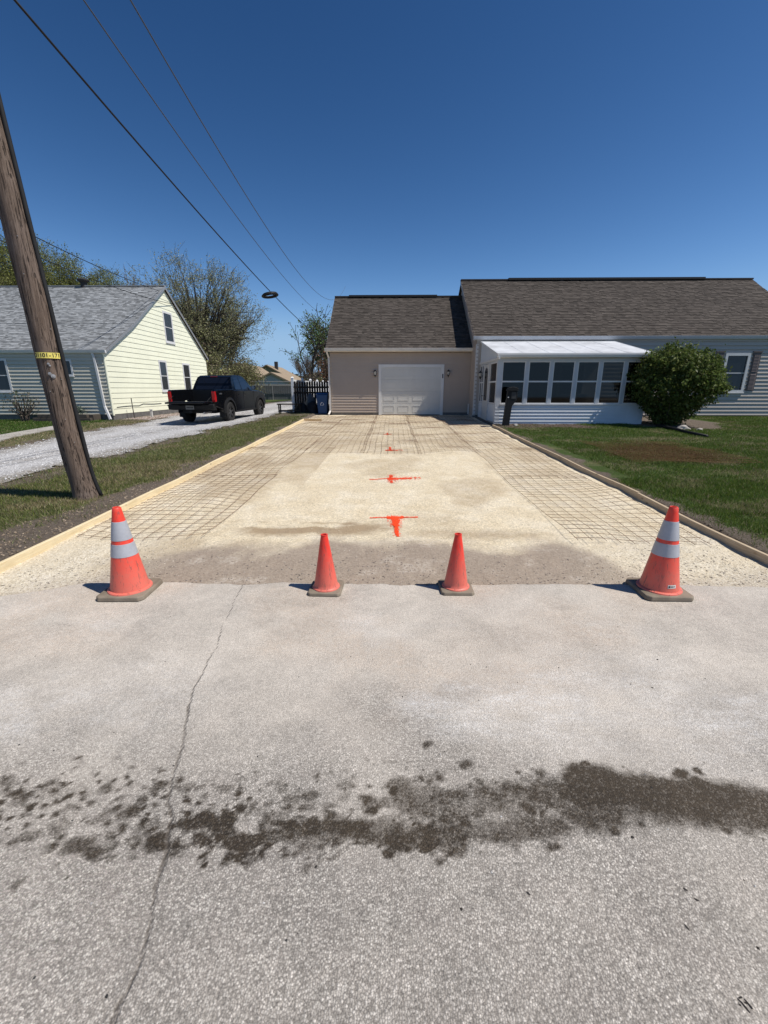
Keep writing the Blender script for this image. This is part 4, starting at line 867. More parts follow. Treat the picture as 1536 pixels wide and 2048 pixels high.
# ------------------------------------------------------------------ enclosed porch
PX0, PX1, PY = 3.64, 8.86, 15.80
por = thing('enclosed_porch', 'white enclosed porch with a row of screened windows and metal roof', 'porch', (6.2, PY, .35)); PZ = .34
b = MB(); b.box(PX0, PX1, PY, HY - .02, .20, .44); b.build('floor', M['conc'], por)
b = MB(); b.box(PX0, PX1, PY + .01, PY + .08, .30, 1.06); b.box(PX1 - .08, PX1, PY + .08, HY - .02, .30, 1.06); pw_ = b.build('wall', M['bluetrim'], por)
PF = lambda u, z, d: (u, PY - d, z)
siding(pw_, M['porchsid'], PF, .345, 1.035, .115, lambda z: (PX0 + .01, PX1), (), .030)
b = MB(); b.box(PX0 + .02, PX0 + .06, PY + .08, 17.0, .30, 1.06); b.box(PX0 + .02, PX0 + .06, 18.05, HY - .02, .30, 1.06); pl = b.build('side_wall', M['bluetrim'], por)
PL = lambda u, z, d: (PX0 + .015 - d, u, z)
siding(pl, M['porchsid'], PL, .345, 1.035, .115, lambda z: (PY + .02, HY - .03), [(17.0, 18.05, 0, 2)], .012)
mull = [3.68, 4.66, 5.50, 6.34, 7.18, 8.03, 8.86]
b = MB(); b.box(PX0 - .01, PX0 + .16, PY - .028, PY + .06, .33, 2.56); b.build('corner_post', M['bluetrim'], por)
for x in mull[1:]: b = MB(); b.box(x - .05, x + .05, PY - .024, PY + .06, 1.062, 2.56); b.build('mullion', M['bluetrim'], por)
b = MB(); b.box(PX0 + .16, PX1 + .06, PY - .05, PY + .06, 1.035, 1.075); b.build('sill', M['trim'], por)
b = MB(); b.box(PX0, PX1 + .05, PY - .03, PY + .07, 2.50, 2.62); b.box(PX0 - .005, PX0 + .07, PY + .07, HY - .03, 2.50, 2.60); b.build('header', M['bluetrim'], por)
for i in range(6):
    xa = PX0 + .16 if i == 0 else mull[i] + .05; xb = mull[i + 1] - .05; b = MB(); za, zb, zm = 1.076, 2.50, 1.83; q = .035
    b.box(xa, xa + q, PY - .012, PY + .03, za, zb); b.box(xb - q, xb, PY - .012, PY + .03, za, zb); b.box(xa + q, xb - q, PY - .012, PY + .03, za, za + q); b.box(xa + q, xb - q, PY - .012, PY + .03, zb - q, zb); b.box(xa + q, xb - q, PY - .014, PY + .03, zm - .025, zm + .025)
    f = b.build('window', M['trim'], por)
    for p0, p1 in ((za + q, zm - .025), (zm + .025, zb - q)):
        b = MB(); b.box(xa + q + .001, xb - q - .001, PY + .004, PY + .009, p0 + .001, p1 - .001); b.build('pane', M['glass'], f)
# left side of the porch: window, door, window
def side_win(ya, yb, name='side_window', n=1):
    b = MB(); za, zb, zm, q = 1.062, 2.498, 1.83, .04; x0, x1 = PX0 - .006, PX0 + .05
    b.box(x0, x1, ya, ya + q, za, zb); b.box(x0, x1, yb - q, yb, za, zb); b.box(x0, x1, ya + q, yb - q, za, za + q); b.box(x0, x1, ya + q, yb - q, zb - q, zb); b.box(x0 - .002, x1, ya + q, yb - q, zm - .025, zm + .025)
    for i in range(1, n): yy = ya + (yb - ya) * i / n; b.box(x0 - .004, x1, yy - .025, yy + .025, za + q, zb - q)
    f = b.build(name, M['trim'], por)
    for p0, p1 in ((za + q, zm - .025), (zm + .025, zb - q)): b = MB(); b.box(PX0 + .02, PX0 + .025, ya + q + .001, yb - q - .001, p0 + .001, p1 - .001); b.build('pane', M['glass'], f)
side_win(15.88, 16.98); side_win(18.07, 18.88, n=2)
b = MB(); b.box(PX0 - .02, PX0 + .03, 17.02, 18.03, .40, 2.48); dr = b.build('door', M['door'], por)
b = MB(); b.prism([(17.27, 1.15), (17.78, 1.15), (17.80, 1.3), (17.80, 2.2), (17.72, 2.32), (17.52, 2.37), (17.33, 2.32), (17.25, 2.2), (17.25, 1.3)], lambda a, q, d: (d, a, q), PX0 - .026, PX0 - .021); b.build('door_glass', M['dimpane'], dr)
b = MB(); b.tube([(PX0 - .03, 17.93, 1.32), (PX0 - .08, 17.93, 1.32), (PX0 - .08, 17.83, 1.32)], .016, 6); b.build('handle', M['blackmetal'], dr)
b = MB(); b.box(PX0 - .03, PX0 + .07, 16.98, 17.02, .36, 2.5); b.box(PX0 - .03, PX0 + .07, 18.03, 18.07, .36, 2.5); b.build('door_frame', M['bluetrim'], por)
# roof
RYF, RZF, RYB, RZB = 15.64, 2.70, HY - .04, 3.42
rx0, rx1 = PX0 - .06, 8.98
b = MB(); b.hexa([(rx0, RYF, RZF - .02), (rx1, RYF, RZF - .02), (rx1, RYB, RZB - .02), (rx0, RYB, RZB - .02)], [(rx0, RYF, RZF + .03), (rx1, RYF, RZF + .03), (rx1, RYB, RZB + .03), (rx0, RYB, RZB + .03)]); pr_ = b.build('roof', M['metalroof'], por)
n = 6
for i in range(n + 1):
    x = rx0 + .02 + (rx1 - rx0 - .04) * i / n; b = MB(); b.hexa([(x - .012, RYF, RZF + .03), (x + .012, RYF, RZF + .03), (x + .012, RYB, RZB + .03), (x - .012, RYB, RZB + .03)], [(x - .010, RYF, RZF + .037), (x + .010, RYF, RZF + .037), (x + .010, RYB, RZB + .037), (x - .010, RYB, RZB + .037)]); b.build('roof_seam', M['metalroof'], pr_)
b = MB(); b.prism([(RYF - .005, RZF - .10), (RYF - .07, RZF - .08), (RYF - .09, RZF), (RYF - .085, RZF + .05), (RYF - .005, RZF + .05)], lambda a, q, d: (d, a, q), rx0 - .02, rx1 + .03); b.build('gutter', M['trim'], por)
b = MB(); b.box(rx0, rx1, RYF, PY + .06, RZF - .10, RZF - .06); b.build('soffit', M['bluetrim'], por)
b = MB(); b.prism([(PY - .1, 2.625), (HY - .03, 2.625), (HY - .03, RZB - .03), (PY - .1, RZF + .01)], lambda a, q, d: (d, a, q), PX0, PX0 + .05); e_ = b.build('end_wall', M['porchsid'], por)
siding(e_, M['porchsid'], lambda u, z, d: (PX0 - d, u, z), 2.64, RZB - .04, .115, lambda z: (max(PY - .05, RYF + (z - RZF + .03) / (RZB - RZF) * (RYB - RYF)) if z > RZF - .02 else PY - .05, HY - .035), (), .010)
b = MB(); b.box(PX0 - .05, PX0 + .0, PY - .30, HY - .03, 2.555, 2.625); b.build('side_gutter', M['trim'], por)
wall_lamp(PX0 - .01, 18.16, 2.12, 'black lantern beside the white porch door', (-1, 0))
# porch furniture glimpsed through the panes
def chair(x, y, rz, label):
    t = thing('porch_chair', label, 'chair', (0, 0, 0), 'chairs inside the porch')
    b = MB(); b.box(-.26, .26, -.25, .25, .40, .44); b.build('seat', M['trim'], t)
    b = MB(); b.box(-.26, .26, .22, .26, .86, .95)
    for i in range(6): b.box(-.24 + i * .088, -.20 + i * .088, .225, .25, .44, .86)
    b.build('backrest', M['trim'], t)
    for sx in (-1, 1):
        for sy in (-1, 1): b = MB(); b.box(sx * .24 - .02, sx * .24 + .02, sy * .23 - .02, sy * .23 + .02, 0, .40 if sy > 0 else .65); b.build('leg', M['trim'], t)
    t.location = (x, y, .44); t.rotation_euler.z = rz
chair(7.45, 17.2, .5, 'white slatted chair inside the porch behind the fifth window'); chair(6.0, 17.9, -.4, 'white slatted chair deep inside the porch behind the third window')
# mailbox post in front of the porch
t = thing('mailbox_post', 'tall black plastic mailbox post in front of the porch corner', 'mailbox', (4.02, 15.32, lZ(4.02, 15.32) - .03)); mx, my, mz = 4.02, 15.32, lZ(4.02, 15.32)
b = MB(); b.prism([(-.19, -.04), (.02, -.04), (.05, .45), (.07, .66), (.16, .78), (.22, .86), (.22, 1.15), (-.10, 1.15), (-.12, .8)], lambda a, q, d: (mx + a, my + d, mz + q), -.10, .12); b.build('post', M['plastic'], t, bevel=.015)
b = MB(); b.prism([(-.12, 1.148), (.24, 1.148), (.235, 1.22), (.18, 1.27), (.05, 1.29), (-.07, 1.26), (-.12, 1.2)], lambda a, q, d: (mx + a, my + d, mz + q), -.14, .16); b.build('hood', M['plastic'], t, bevel=.012)
b = MB(); b.box(mx + .02, mx + .17, my - .112, my - .101, mz + .90, mz + 1.12); b.build('box_door', M['barrel'], t)
b = MB(); b.box(mx - .105, mx - .065, my - .108, my - .101, mz + .93, mz + .965); b.build('reflector', M['trim'], t)

# ------------------------------------------------------------------ neighbour's cream yellow house
YX, YY = -12.35, 19.30
yh = thing('neighbour_house', 'cream yellow house with grey shingle roof beside the gravel lane', 'house', (YX - 5, YY, .25))
AY, AZ, BY, BZ, RYy, RZy, EYy, EZy = 25.3, 6.86, 21.8, 4.55, 29.95, 3.55, 19.28, 3.16
poly = [(YY, .2), (29.9, .2), (29.9, 3.5), (AY, AZ - .08), (BY, BZ - .08), (YY, 3.12)]
b = MB(); b.prism(poly, lambda a, q, d: (d, a, q), YX, YX - 11); yw = b.build('wall', M['yellow'], yh)
def yext(z):
    lo = YY if z < 3.12 else (YY + (z - 3.12) / (BZ - .08 - 3.12) * (BY - YY) if z < BZ - .08 else BY + (z - BZ + .08) / (AZ - BZ) * (AY - BY))
    hi = 29.9 if z < 3.5 else 29.9 - (z - 3.5) / (AZ - .08 - 3.5) * (29.9 - AY)
    return lo, max(hi, lo)
YG = lambda u, z, d: (YX + d, u, z)
ywins = [(24.85, 25.85, 4.02, 5.62), (23.75, 24.58, 1.45, 3.06), (26.42, 27.36, 1.45, 3.05)]
siding(yw, M['yellow'], YG, .50, AZ - .1, .228, yext, [(a + .02, b_ - .02, c + .02, d + .02 - .04) for a, b_, c, d in ywins], .017)
for a, b_, c, d in ywins: window(yh, YG, a, b_, c, d, .10, 'dimpane')
YF = lambda u, z, d: (u, YY - d, z)
fw = MB(); fw.box(YX - 11, YX - .002, YY - .002, YY + .02, .3, 3.1); fwo = fw.build('front_wall', M['ivory'], yh)
fwins = [(-17.9, -16.58, 1.45, 2.84), (-15.15, -13.76, 2.12, 2.80)]
siding(fwo, M['ivory'], YF, .50, 3.06, .150, lambda z: (YX - 11, YX - .03), [(a + .02, b_ - .02, c + .02, d - .02) for a, b_, c, d in fwins], .040)
window(yh, YF, *fwins[0], .09, proud=.055); window(yh, YF, *fwins[1], .07, rail=False, proud=.055)
b = MB(); b.box(YX - .01, YX + .035, YY - .035, YY + .06, .45, 3.06); b.build('corner_trim', M['yellow'], yh)
b = MB(); b.box(YX - 11, YX + .005, YY - .006, 29.9, .1, .50); b.build('foundation', M['found'], yh)
yr0, yr1 = YX - 11.2, YX + .12; b = MB(); prof = [(EYy, EZy), (BY, BZ), (AY, AZ), (RYy + .1, RZy - .07)]
for (ya, za), (yb, zb) in zip(prof[:-1], prof[1:]): b.hexa([(yr0, ya, za - .05), (yr1, ya, za - .05), (yr1, yb, zb - .05), (yr0, yb, zb - .05)], [(yr0, ya, za + .02), (yr1, ya, za + .02), (yr1, yb, zb + .02), (yr0, yb, zb + .02)])
yroof = b.build('roof', M['felt'], yh)
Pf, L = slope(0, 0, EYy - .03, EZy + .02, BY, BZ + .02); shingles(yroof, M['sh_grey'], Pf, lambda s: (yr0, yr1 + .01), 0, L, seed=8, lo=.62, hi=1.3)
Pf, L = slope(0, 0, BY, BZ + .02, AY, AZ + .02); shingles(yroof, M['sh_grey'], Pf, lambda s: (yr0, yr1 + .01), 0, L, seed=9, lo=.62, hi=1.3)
b = MB(); b.box(yr0, yr1 + .01, AY - .12, AY + .12, AZ + .0, AZ + .05); b.build('ridge_cap', M['sh_grey'], yroof, tone=True)
b = MB()
for (ya, za), (yb, zb) in zip(prof[:-1], prof[1:]): b.hexa([(yr1, ya, za - .12), (yr1 + .02, ya, za - .12), (yr1 + .02, yb, zb - .12), (yr1, yb, zb - .12)], [(yr1, ya, za + .02), (yr1 + .02, ya, za + .02), (yr1 + .02, yb, zb + .02), (yr1, yb, zb + .02)])
b.build('rake_board', M['galv'], yroof)
b = MB(); b.lathe([(.16, -.1), (.16, .22), (.27, .26), (.30, .32), (.28, .36), (.24, .38), (.0, .40)], (-16.6, AY, AZ), 14); b.build('roof_vent', M['vent'], yroof)
b = MB(); b.prism([(EYy - .02, EZy - .13), (EYy - .10, EZy - .10), (EYy - .13, EZy), (EYy - .13, EZy + .01), (EYy - .02, EZy + .01)], lambda a, q, d: (d, a, q), yr0, yr1 + .06); b.build('gutter', M['trim'], yh)
b = MB(); b.box(yr0, yr1, EYy - .015, YY, EZy - .10, EZy - .07); b.build('soffit', M['ivory'], yh)
downspout(yh, [(-12.78, EYy - .05, EZy - .1), (-12.72, YY - .07, EZy - .3), (-12.62, YY - .07, .85), (-12.28, YY - .35, .30)], .085, mat='trim')
# timber planter, stakes and a bare shrub in front of it
for i, (xa, xb, ya, z, lab) in enumerate([(-15.4, -12.9, 18.55, .30, 'dark rotten timber lying lower in the planter by the downspout'), (-15.2, -13.05, 18.58, .45, 'dark rotten timber stacked upper in the planter by the downspout')]):
    b = MB(); b.box(xa, xb, ya, ya + .16, z - .06, z + .085); tag(b.build('planter_timber', M['timber'], None, (xa, ya, z), bevel=.012), lab, 'timber', 'planter timbers')
b = MB(); b.box(-13.06, -12.88, 18.75, 19.25, .26, .52); tag(b.build('planter_timber', M['timber'], None, (-13, 19, .3), bevel=.012), 'short dark timber closing the planter beside the downspout foot', 'timber', 'planter timbers')
b = MB(); b.tube([(-11.95, 20.2, lZ(-11.95, 20.2) - .1), (-11.98, 20.22, .75), (-11.99, 20.23, 1.18)], .02, 5); tag(b.build('garden_stake', M['barkd'], None, (-11.95, 20.2, .25)), 'thin dark stake standing in front of the cream yellow wall', 'stake')
b = MB(); b.box(-11.63, -11.55, 21.0, 21.08, .28, .62); b.box(-11.66, -11.52, 20.99, 21.09, .60, .64); tag(b.build('pipe_stub', M['sticker'], None, (-11.6, 21, .28)), 'small pale pipe stub at the foot of the cream yellow wall', 'pipe')
b = MB(); b.tube([(YX + .03, y, .78 + .04 * sin(y * 1.3) + (.10 if y > 21.5 else 0)) for y in np.linspace(19.6, 23.5, 12)], .011, 5); b.build('wall_cable', M['cable'], yh)
# concrete walk on the far left
b = MB(); wk = [(-9.9, 9.2), (-10.6, 11.0), (-11.35, 12.9), (-11.75, 14.8), (-12.0, 16.2)]
for i, ((xa, ya), (xb, yb)) in enumerate(zip(wk[:-1], wk[1:])):
    za, zb = lZ(xa, ya) + .035, lZ(xb, yb) + .035; b.hexa([(xa - .75, ya, za - .1), (xa, ya, za - .1), (xb, yb, zb - .1), (xb - .75, yb, zb - .1)], [(xa - .75, ya, za), (xa, ya, za), (xb, yb, zb), (xb - .75, yb, zb)])
o = b.build('path', M['conc']); o['kind'] = 'structure'
# ------------------------------------------------------------------ utility pole and lines
PBX, PBY = -4.24, 5.78; pz = lZ(PBX, PBY)
PCZ = [-.1, .08, .58, 1.12, 1.69, 2.06, 2.75, 3.31, 3.63, 9.5]; PCX = [-4.23, -4.25, -4.315, -4.36, -4.385, -4.405, -4.435, -4.465, -4.485, -4.80]
def pole_c(z): return Vector((float(np.interp(z, PCZ, PCX)), PBY, z))
def pole_r(z): return .146 + .030 * max(0, 1 - (z - pz) / .3) ** 2 - .003 * z
pole = thing('utility_pole', 'weathered brown wooden utility pole with a yellow number tag', 'utility pole', (PBX, PBY, pz - .02))
zs = [pz - .12, pz, pz + .06, pz + .15, pz + .3] + list(np.linspace(.6, 9.2, 36)); b = MB()
n = 28; rr = random.Random(4); off = [rr.uniform(-.007, .007) for _ in range(n)]
vs = []; 
for z in zs:
    c = pole_c(z)
    for j in range(n):
        a = 2 * pi * j / n; r_ = pole_r(z) * (1 + .02 * sin(3 * a + z)) + off[j] + .004 * sin(z * 5 + j); vs.append((c.x + r_ * cos(a), c.y + r_ * sin(a), z))
b.add(vs, [(i * n + j, i * n + (j + 1) % n, (i + 1) * n + (j + 1) % n, (i + 1) * n + j) for i in range(len(zs) - 1) for j in range(n)] + [tuple(range((len(zs) - 1) * n, len(zs) * n))]); b.build('shaft', M['pole'], pole, smooth=True)
cz_ = [pz + .02, pz + .08, pz + .15, pz + .22, pz + .3, .6, 1.5, 2.5, 3.5, 4.5, 6., 8.]; b = MB(); b.tube([pole_c(z) + Vector((cos(.12), sin(.12), 0)) * (pole_r(z) + .012) for z in cz_], .026, 8); b.build('conduit', M['blackrub'], pole, smooth=True)
b = MB(); b.box(PBX - 1.2, PBX + 1.0, PBY - .16, PBY - .05, 8.6, 8.72); b.build('crossarm', M['pole'], pole)
chars = '31101-171'; zt = 1.985; ct = pole_c(zt); rt = pole_r(zt) + .014
for i, ch in enumerate(chars):
    a = -pi / 2 + .50 + (i - 4) * .205; da = .1; b = MB()
    b.add([(ct.x + q * cos(a + s_), ct.y + q * sin(a + s_), zt + dz) for q in (rt - .004, rt + .003) for s_, dz in ((-da, -.034), (da, -.034), (da, .034), (-da, .034))], [(4, 5, 6, 7), (0, 1, 5, 4), (1, 2, 6, 5), (2, 3, 7, 6), (3, 0, 4, 7)])
    pl_ = b.build('number_tile', M['tagy'], pole)
    cu = bpy.data.curves.new('digit', 'FONT'); cu.body = ch; cu.size = .066; cu.align_x = 'CENTER'; cu.align_y = 'CENTER'; cu.offset = .0012
    to = bpy.data.objects.new('tmp', cu); col.objects.link(to); me = bpy.data.meshes.new_from_object(to); bpy.data.objects.remove(to)
    mt = Matrix.Translation((ct.x + (rt + .0045) * cos(a), ct.y + (rt + .0045) * sin(a), zt)) @ Matrix.Rotation(a + pi / 2, 4, 'Z') @ Matrix.Rotation(pi / 2, 4, 'X')
    me.transform(mt); me.transform(Matrix.Translation(-wl(pole))); link('digit', me, M['ink'], pl_)
for (a, z, r_) in ((.38, 1.765, .020), (.58, 1.735, .026), (.45, 1.885, .014), (.53, 1.862, .012)):
    a = -pi / 2 + a; c = pole_c(z); rr_ = pole_r(z) + .004; p = Vector((c.x + rr_ * cos(a), c.y + rr_ * sin(a), z)); d = Vector((cos(a), sin(a), 0))
    b = MB(); b.tube([p, p + d * .008, p + d * .009, p + d * .018], [r_, r_, r_ * .45, r_ * .4], 10); b.build('washer_bolt', M['galv'], pole)
b = MB()
for (a, z) in ((.1, 1.55), (1.2, 2.3), (.7, 1.2), (.3, 2.9), (.9, .9), (.5, 3.3), (1.1, 1.7)):
    a = -pi / 2 + a; c = pole_c(z); p = Vector((c.x + (pole_r(z) + .002) * cos(a), c.y + (pole_r(z) + .002) * sin(a), z)); b.tube([p, p + Vector((cos(a), sin(a), 0)) * .014], .005, 5)
b.build('nails', M['galv'], pole)
def ray_px(px, py):
    P_, Y_ = R(15.93), R(1.08); x = (px - 768) / 862; y = -(py - 1024) / 862; d = (x, cos(P_) + y * sin(P_), -sin(P_) + y * cos(P_))
    return Vector((cos(Y_) * d[0] - sin(Y_) * d[1], sin(Y_) * d[0] + cos(Y_) * d[1], d[2]))
def in_plane(px, py, A, B):                # the overhead line hangs in the upright plane through two pole positions A and B
    d = ray_px(px, py); nx, ny = B[1] - A[1], -(B[0] - A[0]); t = (nx * A[0] + ny * A[1]) / (nx * d.x + ny * d.y); return Vector((0, 0, 1.58)) + d * t
def hang(name, label, pix, A, B, r_, mat, start=None, end=None, cat='overhead line'):
    pts = [in_plane(*p, A, B) for p in pix]; pts = sorted(pts, key=lambda p: p.y)
    ys = np.array([p.y for p in pts]); zs_ = np.array([p.z for p in pts]); co = np.polyfit(ys, zs_, 2)
    y0 = A[1] if start is None else start; y1 = B[1] if end is None else end; L = []
    for y in np.linspace(y0, y1, 40): L.append((A[0] + (B[0] - A[0]) * (y - A[1]) / (B[1] - A[1]), y, float(np.polyval(co, y))))
    b = MB(); b.tube(L, r_, 5); o = b.build(name, M[mat], None, L[0], smooth=True); tag(o, label, cat, 'overhead lines'); return L
A1, B1 = (-4.36, 5.8), (-5.6, 52.)
LA = hang('overhead_cable', 'thick black cable running from the pole past the round coil', [(30, 0), (120, 108), (250, 262), (400, 424), (480, 514), (540, 588), (600, 641)], A1, B1, .016, 'cable')
LB = hang('overhead_wire', 'thin grey wire right of the thick black cable', [(170, 0), (330, 238), (420, 366), (500, 460), (575, 566), (640, 626)], (-4.1, 5.8), (-5.8, 52.), .010, 'cableg')
LC = hang('overhead_wire', 'thin grey wire farthest right above the garage roof', [(258, 0), (400, 238), (455, 330), (520, 430), (600, 552), (655, 598)], (-3.4, 5.8), (-5.2, 52.), .010, 'cableg')
# far pole that carries them, behind the trees
b = MB(); b.tube([(-5.5, 52.3, 0), (-5.5, 52.3, 6), (-5.5, 52.3, 10.6)], [.16, .14, .11], 10); fp = thing('utility_pole', 'far utility pole standing behind the garage', 'utility pole', (-5.5, 52.3, .2)); b.build('shaft', M['pole'], fp, smooth=True)
# coil of slack cable
i = int(np.argmin([abs(p[1] - 20.5) for p in LA])); cp = Vector(in_plane(540, 590, A1, B1)); b = MB()
for k_ in range(3): b.tube([(cp.x + (.29 - .02 * k_) * cos(a), cp.y + (.36 - .02 * k_) * sin(a) * 1.0, cp.z - .02 + .02 * k_ + .05 * cos(a)) for a in np.linspace(0, 2 * pi, 25)], .026, 6, cap=False)
b.tube([(cp.x - .28, cp.y, cp.z - .03), (cp.x, cp.y, cp.z + .02), (cp.x + .28, cp.y, cp.z + .04)], .022, 5)
tag(b.build('cable_coil', M['cable'], None, cp, smooth=True), 'black oval coil of slack cable hanging on the thick line', 'cable coil')
# service drops to the neighbour's gable
def drop(pa, Ya, pb, label, sag):
    d = ray_px(*pa); p0 = Vector((0, 0, 1.58)) + d * (Ya / d.y); p1 = Vector(pb); p00 = p0 + (p0 - p1) * .5; p00.z += .6; L = []
    for t in np.linspace(0, 1, 30): q = p00.lerp(p1, t); q.z -= sag * 4 * t * (1 - t); L.append(q)
    b = MB(); b.tube(L, .014, 5); tag(b.build('service_wire', M['cable'], None, L[0], smooth=True), label, 'service wire', 'service wires to the cream yellow house')
drop((0, 448), 13, (-12.3, 24.95, 6.55), 'upper dark service wire crossing behind the pole to the cream gable', .30)
drop((0, 480), 14, (-12.3, 26.2, 6.15), 'lower thin service wire crossing the grey roof to the cream gable', .45)

# ------------------------------------------------------------------ pickup truck (local: x right, y forward)
tk = thing('pickup_truck', 'black pickup truck with its tailgate down on the gravel lane', 'pickup truck', (0, 0, 0))
def arch(cy, r_, n=12, cz=.40): return [(cy + r_ * cos(a), cz + r_ * sin(a)) for a in np.linspace(pi + .1, -.1, n)][::-1]
RA, FA = 0., 3.34
low = [(-1.18, .66), (-1.20, 1.20), (-1.16, 1.27), (.50, 1.29), (.52, 1.25), (2.70, 1.22), (3.3, 1.20), (3.92, 1.12), (4.10, .98), (4.14, .60), (3.95, .44)] + arch(FA, .485) + [(2.78, .40), (.55, .40)] + arch(RA, .485) + [(-.60, .52)]
for sx in (-1, 1):
    b = MB(); x0, x1 = sx * .80, sx * .935; b.prism(low if sx < 0 else low, lambda a, q, d: (d - sx * .03 * max(0, (q - .95)), a, q), min(x0, x1), max(x0, x1)); b.build('side_panel', M['carpaint'], tk, bevel=.025)
b = MB(); b.box(-.80, .80, -1.12, .52, .62, .80); b.box(-.80, .80, .40, .50, .80, 1.25); bedo = b.build('bed', M['plastic'], tk)
b = MB(); b.box(-.80, .80, .50, 2.75, .42, 1.215); b.box(-.62, .62, -.7, 4.0, .38, .60); b.build('cab_floor', M['plastic'], tk)
b = MB(); b.prism([(2.68, .60), (4.06, .60), (4.08, .98), (3.90, 1.14), (3.3, 1.225), (2.70, 1.235)], lambda a, q, d: (d, a, q), -.80, .80); b.build('hood', M['carpaint'], tk, bevel=.02)
def hull(y, z, s_): hw = .885 - .19 * max(0, (z - 1.22)) / .62; return (s_ * hw, y, z)
cabp = [(.50, 1.20), (.62, 1.50), (.78, 1.77), (.95, 1.835), (1.35, 1.86), (1.85, 1.845), (2.08, 1.79), (2.50, 1.49), (2.92, 1.20)]
b = MB(); n = len(cabp); b.add([hull(y, z, -1) for y, z in cabp] + [hull(y, z, 1) for y, z in cabp], [tuple(range(n)), tuple(range(2 * n - 1, n - 1, -1))] + [(i, n + i, n + (i + 1) % n, (i + 1) % n) for i in range(n)]); b.build('cab', M['carpaint'], tk, bevel=.03)
for s_ in (-1, 1):
    for nm, pg in (('rear_side_window', [(.78, 1.27), (.90, 1.62), (1.02, 1.75), (1.42, 1.77), (1.42, 1.27)]), ('front_side_window', [(1.50, 1.27), (1.50, 1.77), (1.82, 1.76), (1.98, 1.71), (2.42, 1.40), (2.55, 1.27)])):
        b = MB(); b.add([(hull(y, z, s_)[0] + s_ * .006, y, z) for y, z in pg] + [(hull(y, z, s_)[0] - s_ * .01, y, z) for y, z in pg], [tuple(range(len(pg)))] + [(i, (i + 1) % len(pg), len(pg) + (i + 1) % len(pg), len(pg) + i) for i in range(len(pg))]); b.build(nm, M['carglass'], tk)
b = MB(); q = [(-.72, .535, 1.27), (.72, .535, 1.27), (.62, .742, 1.73), (-.62, .742, 1.73)]; b.hexa([(x, y + .03, z) for x, y, z in q], [(x, y - .012, z + .006) for x, y, z in q]); b.build('rear_window', M['carglass'], tk)
b = MB(); b.box(-.14, .14, .77, .80, 1.775, 1.80); b.build('brake_lamp', M['redlens'], tk)
b = MB(); q = [(-.74, 2.86, 1.26), (.74, 2.86, 1.26), (.62, 2.14, 1.77), (-.62, 2.14, 1.77)]; b.hexa([(x, y - .03, z) for x, y, z in q], [(x, y + .02, z + .012) for x, y, z in q]); b.build('windscreen', M['carglass'], tk)
# tailgate lowered
b = MB(); b.box(-.74, .74, -1.80, -1.20, .775, .84); tg = b.build('tailgate', M['carpaint'], tk, bevel=.015); b = MB(); b.box(-.68, .68, -1.74, -1.24, .84, .846); b.build('tailgate_liner', M['plastic'], tg)
for s_ in (-1, 1):
    b = MB(); b.tube([(s_ * .77, -1.12, 1.05), (s_ * .75, -1.55, .85)], .008, 5); b.build('tailgate_cable', M['blackrub'], tk)
b = MB(); b.prism([(-1.34, .56), (-1.36, .70), (-1.28, .76), (-1.10, .76), (-1.10, .52)], lambda a, q, d: (d, a, q), -.90, .90); bp = b.build('rear_bumper', M['plastic'], tk, bevel=.02)
b = MB(); b.box(-.90, -.45, -1.375, -1.355, .68, .73); b.box(.45, .90, -1.375, -1.355, .68, .73); b.build('step_pad', M['blackrub'], bp)
b = MB(); b.box(-.18, .14, -1.385, -1.365, .56, .70); pt = b.build('licence_plate', M['plate'], bp); b = MB(); 
for i in range(5): b.box(-.14 + i * .052, -.105 + i * .052, -1.389, -1.386, .60, .66)
b.build('plate_characters', M['ink'], pt)
b = MB(); b.box(-.06, .06, -1.40, -1.15, .42, .52); b.build('hitch', M['plastic'], tk)
b = MB(); b.tube([(.45, -1.25, .42), (.45, -.7, .44)], .04, 8); b.build('exhaust', M['galv'], tk)
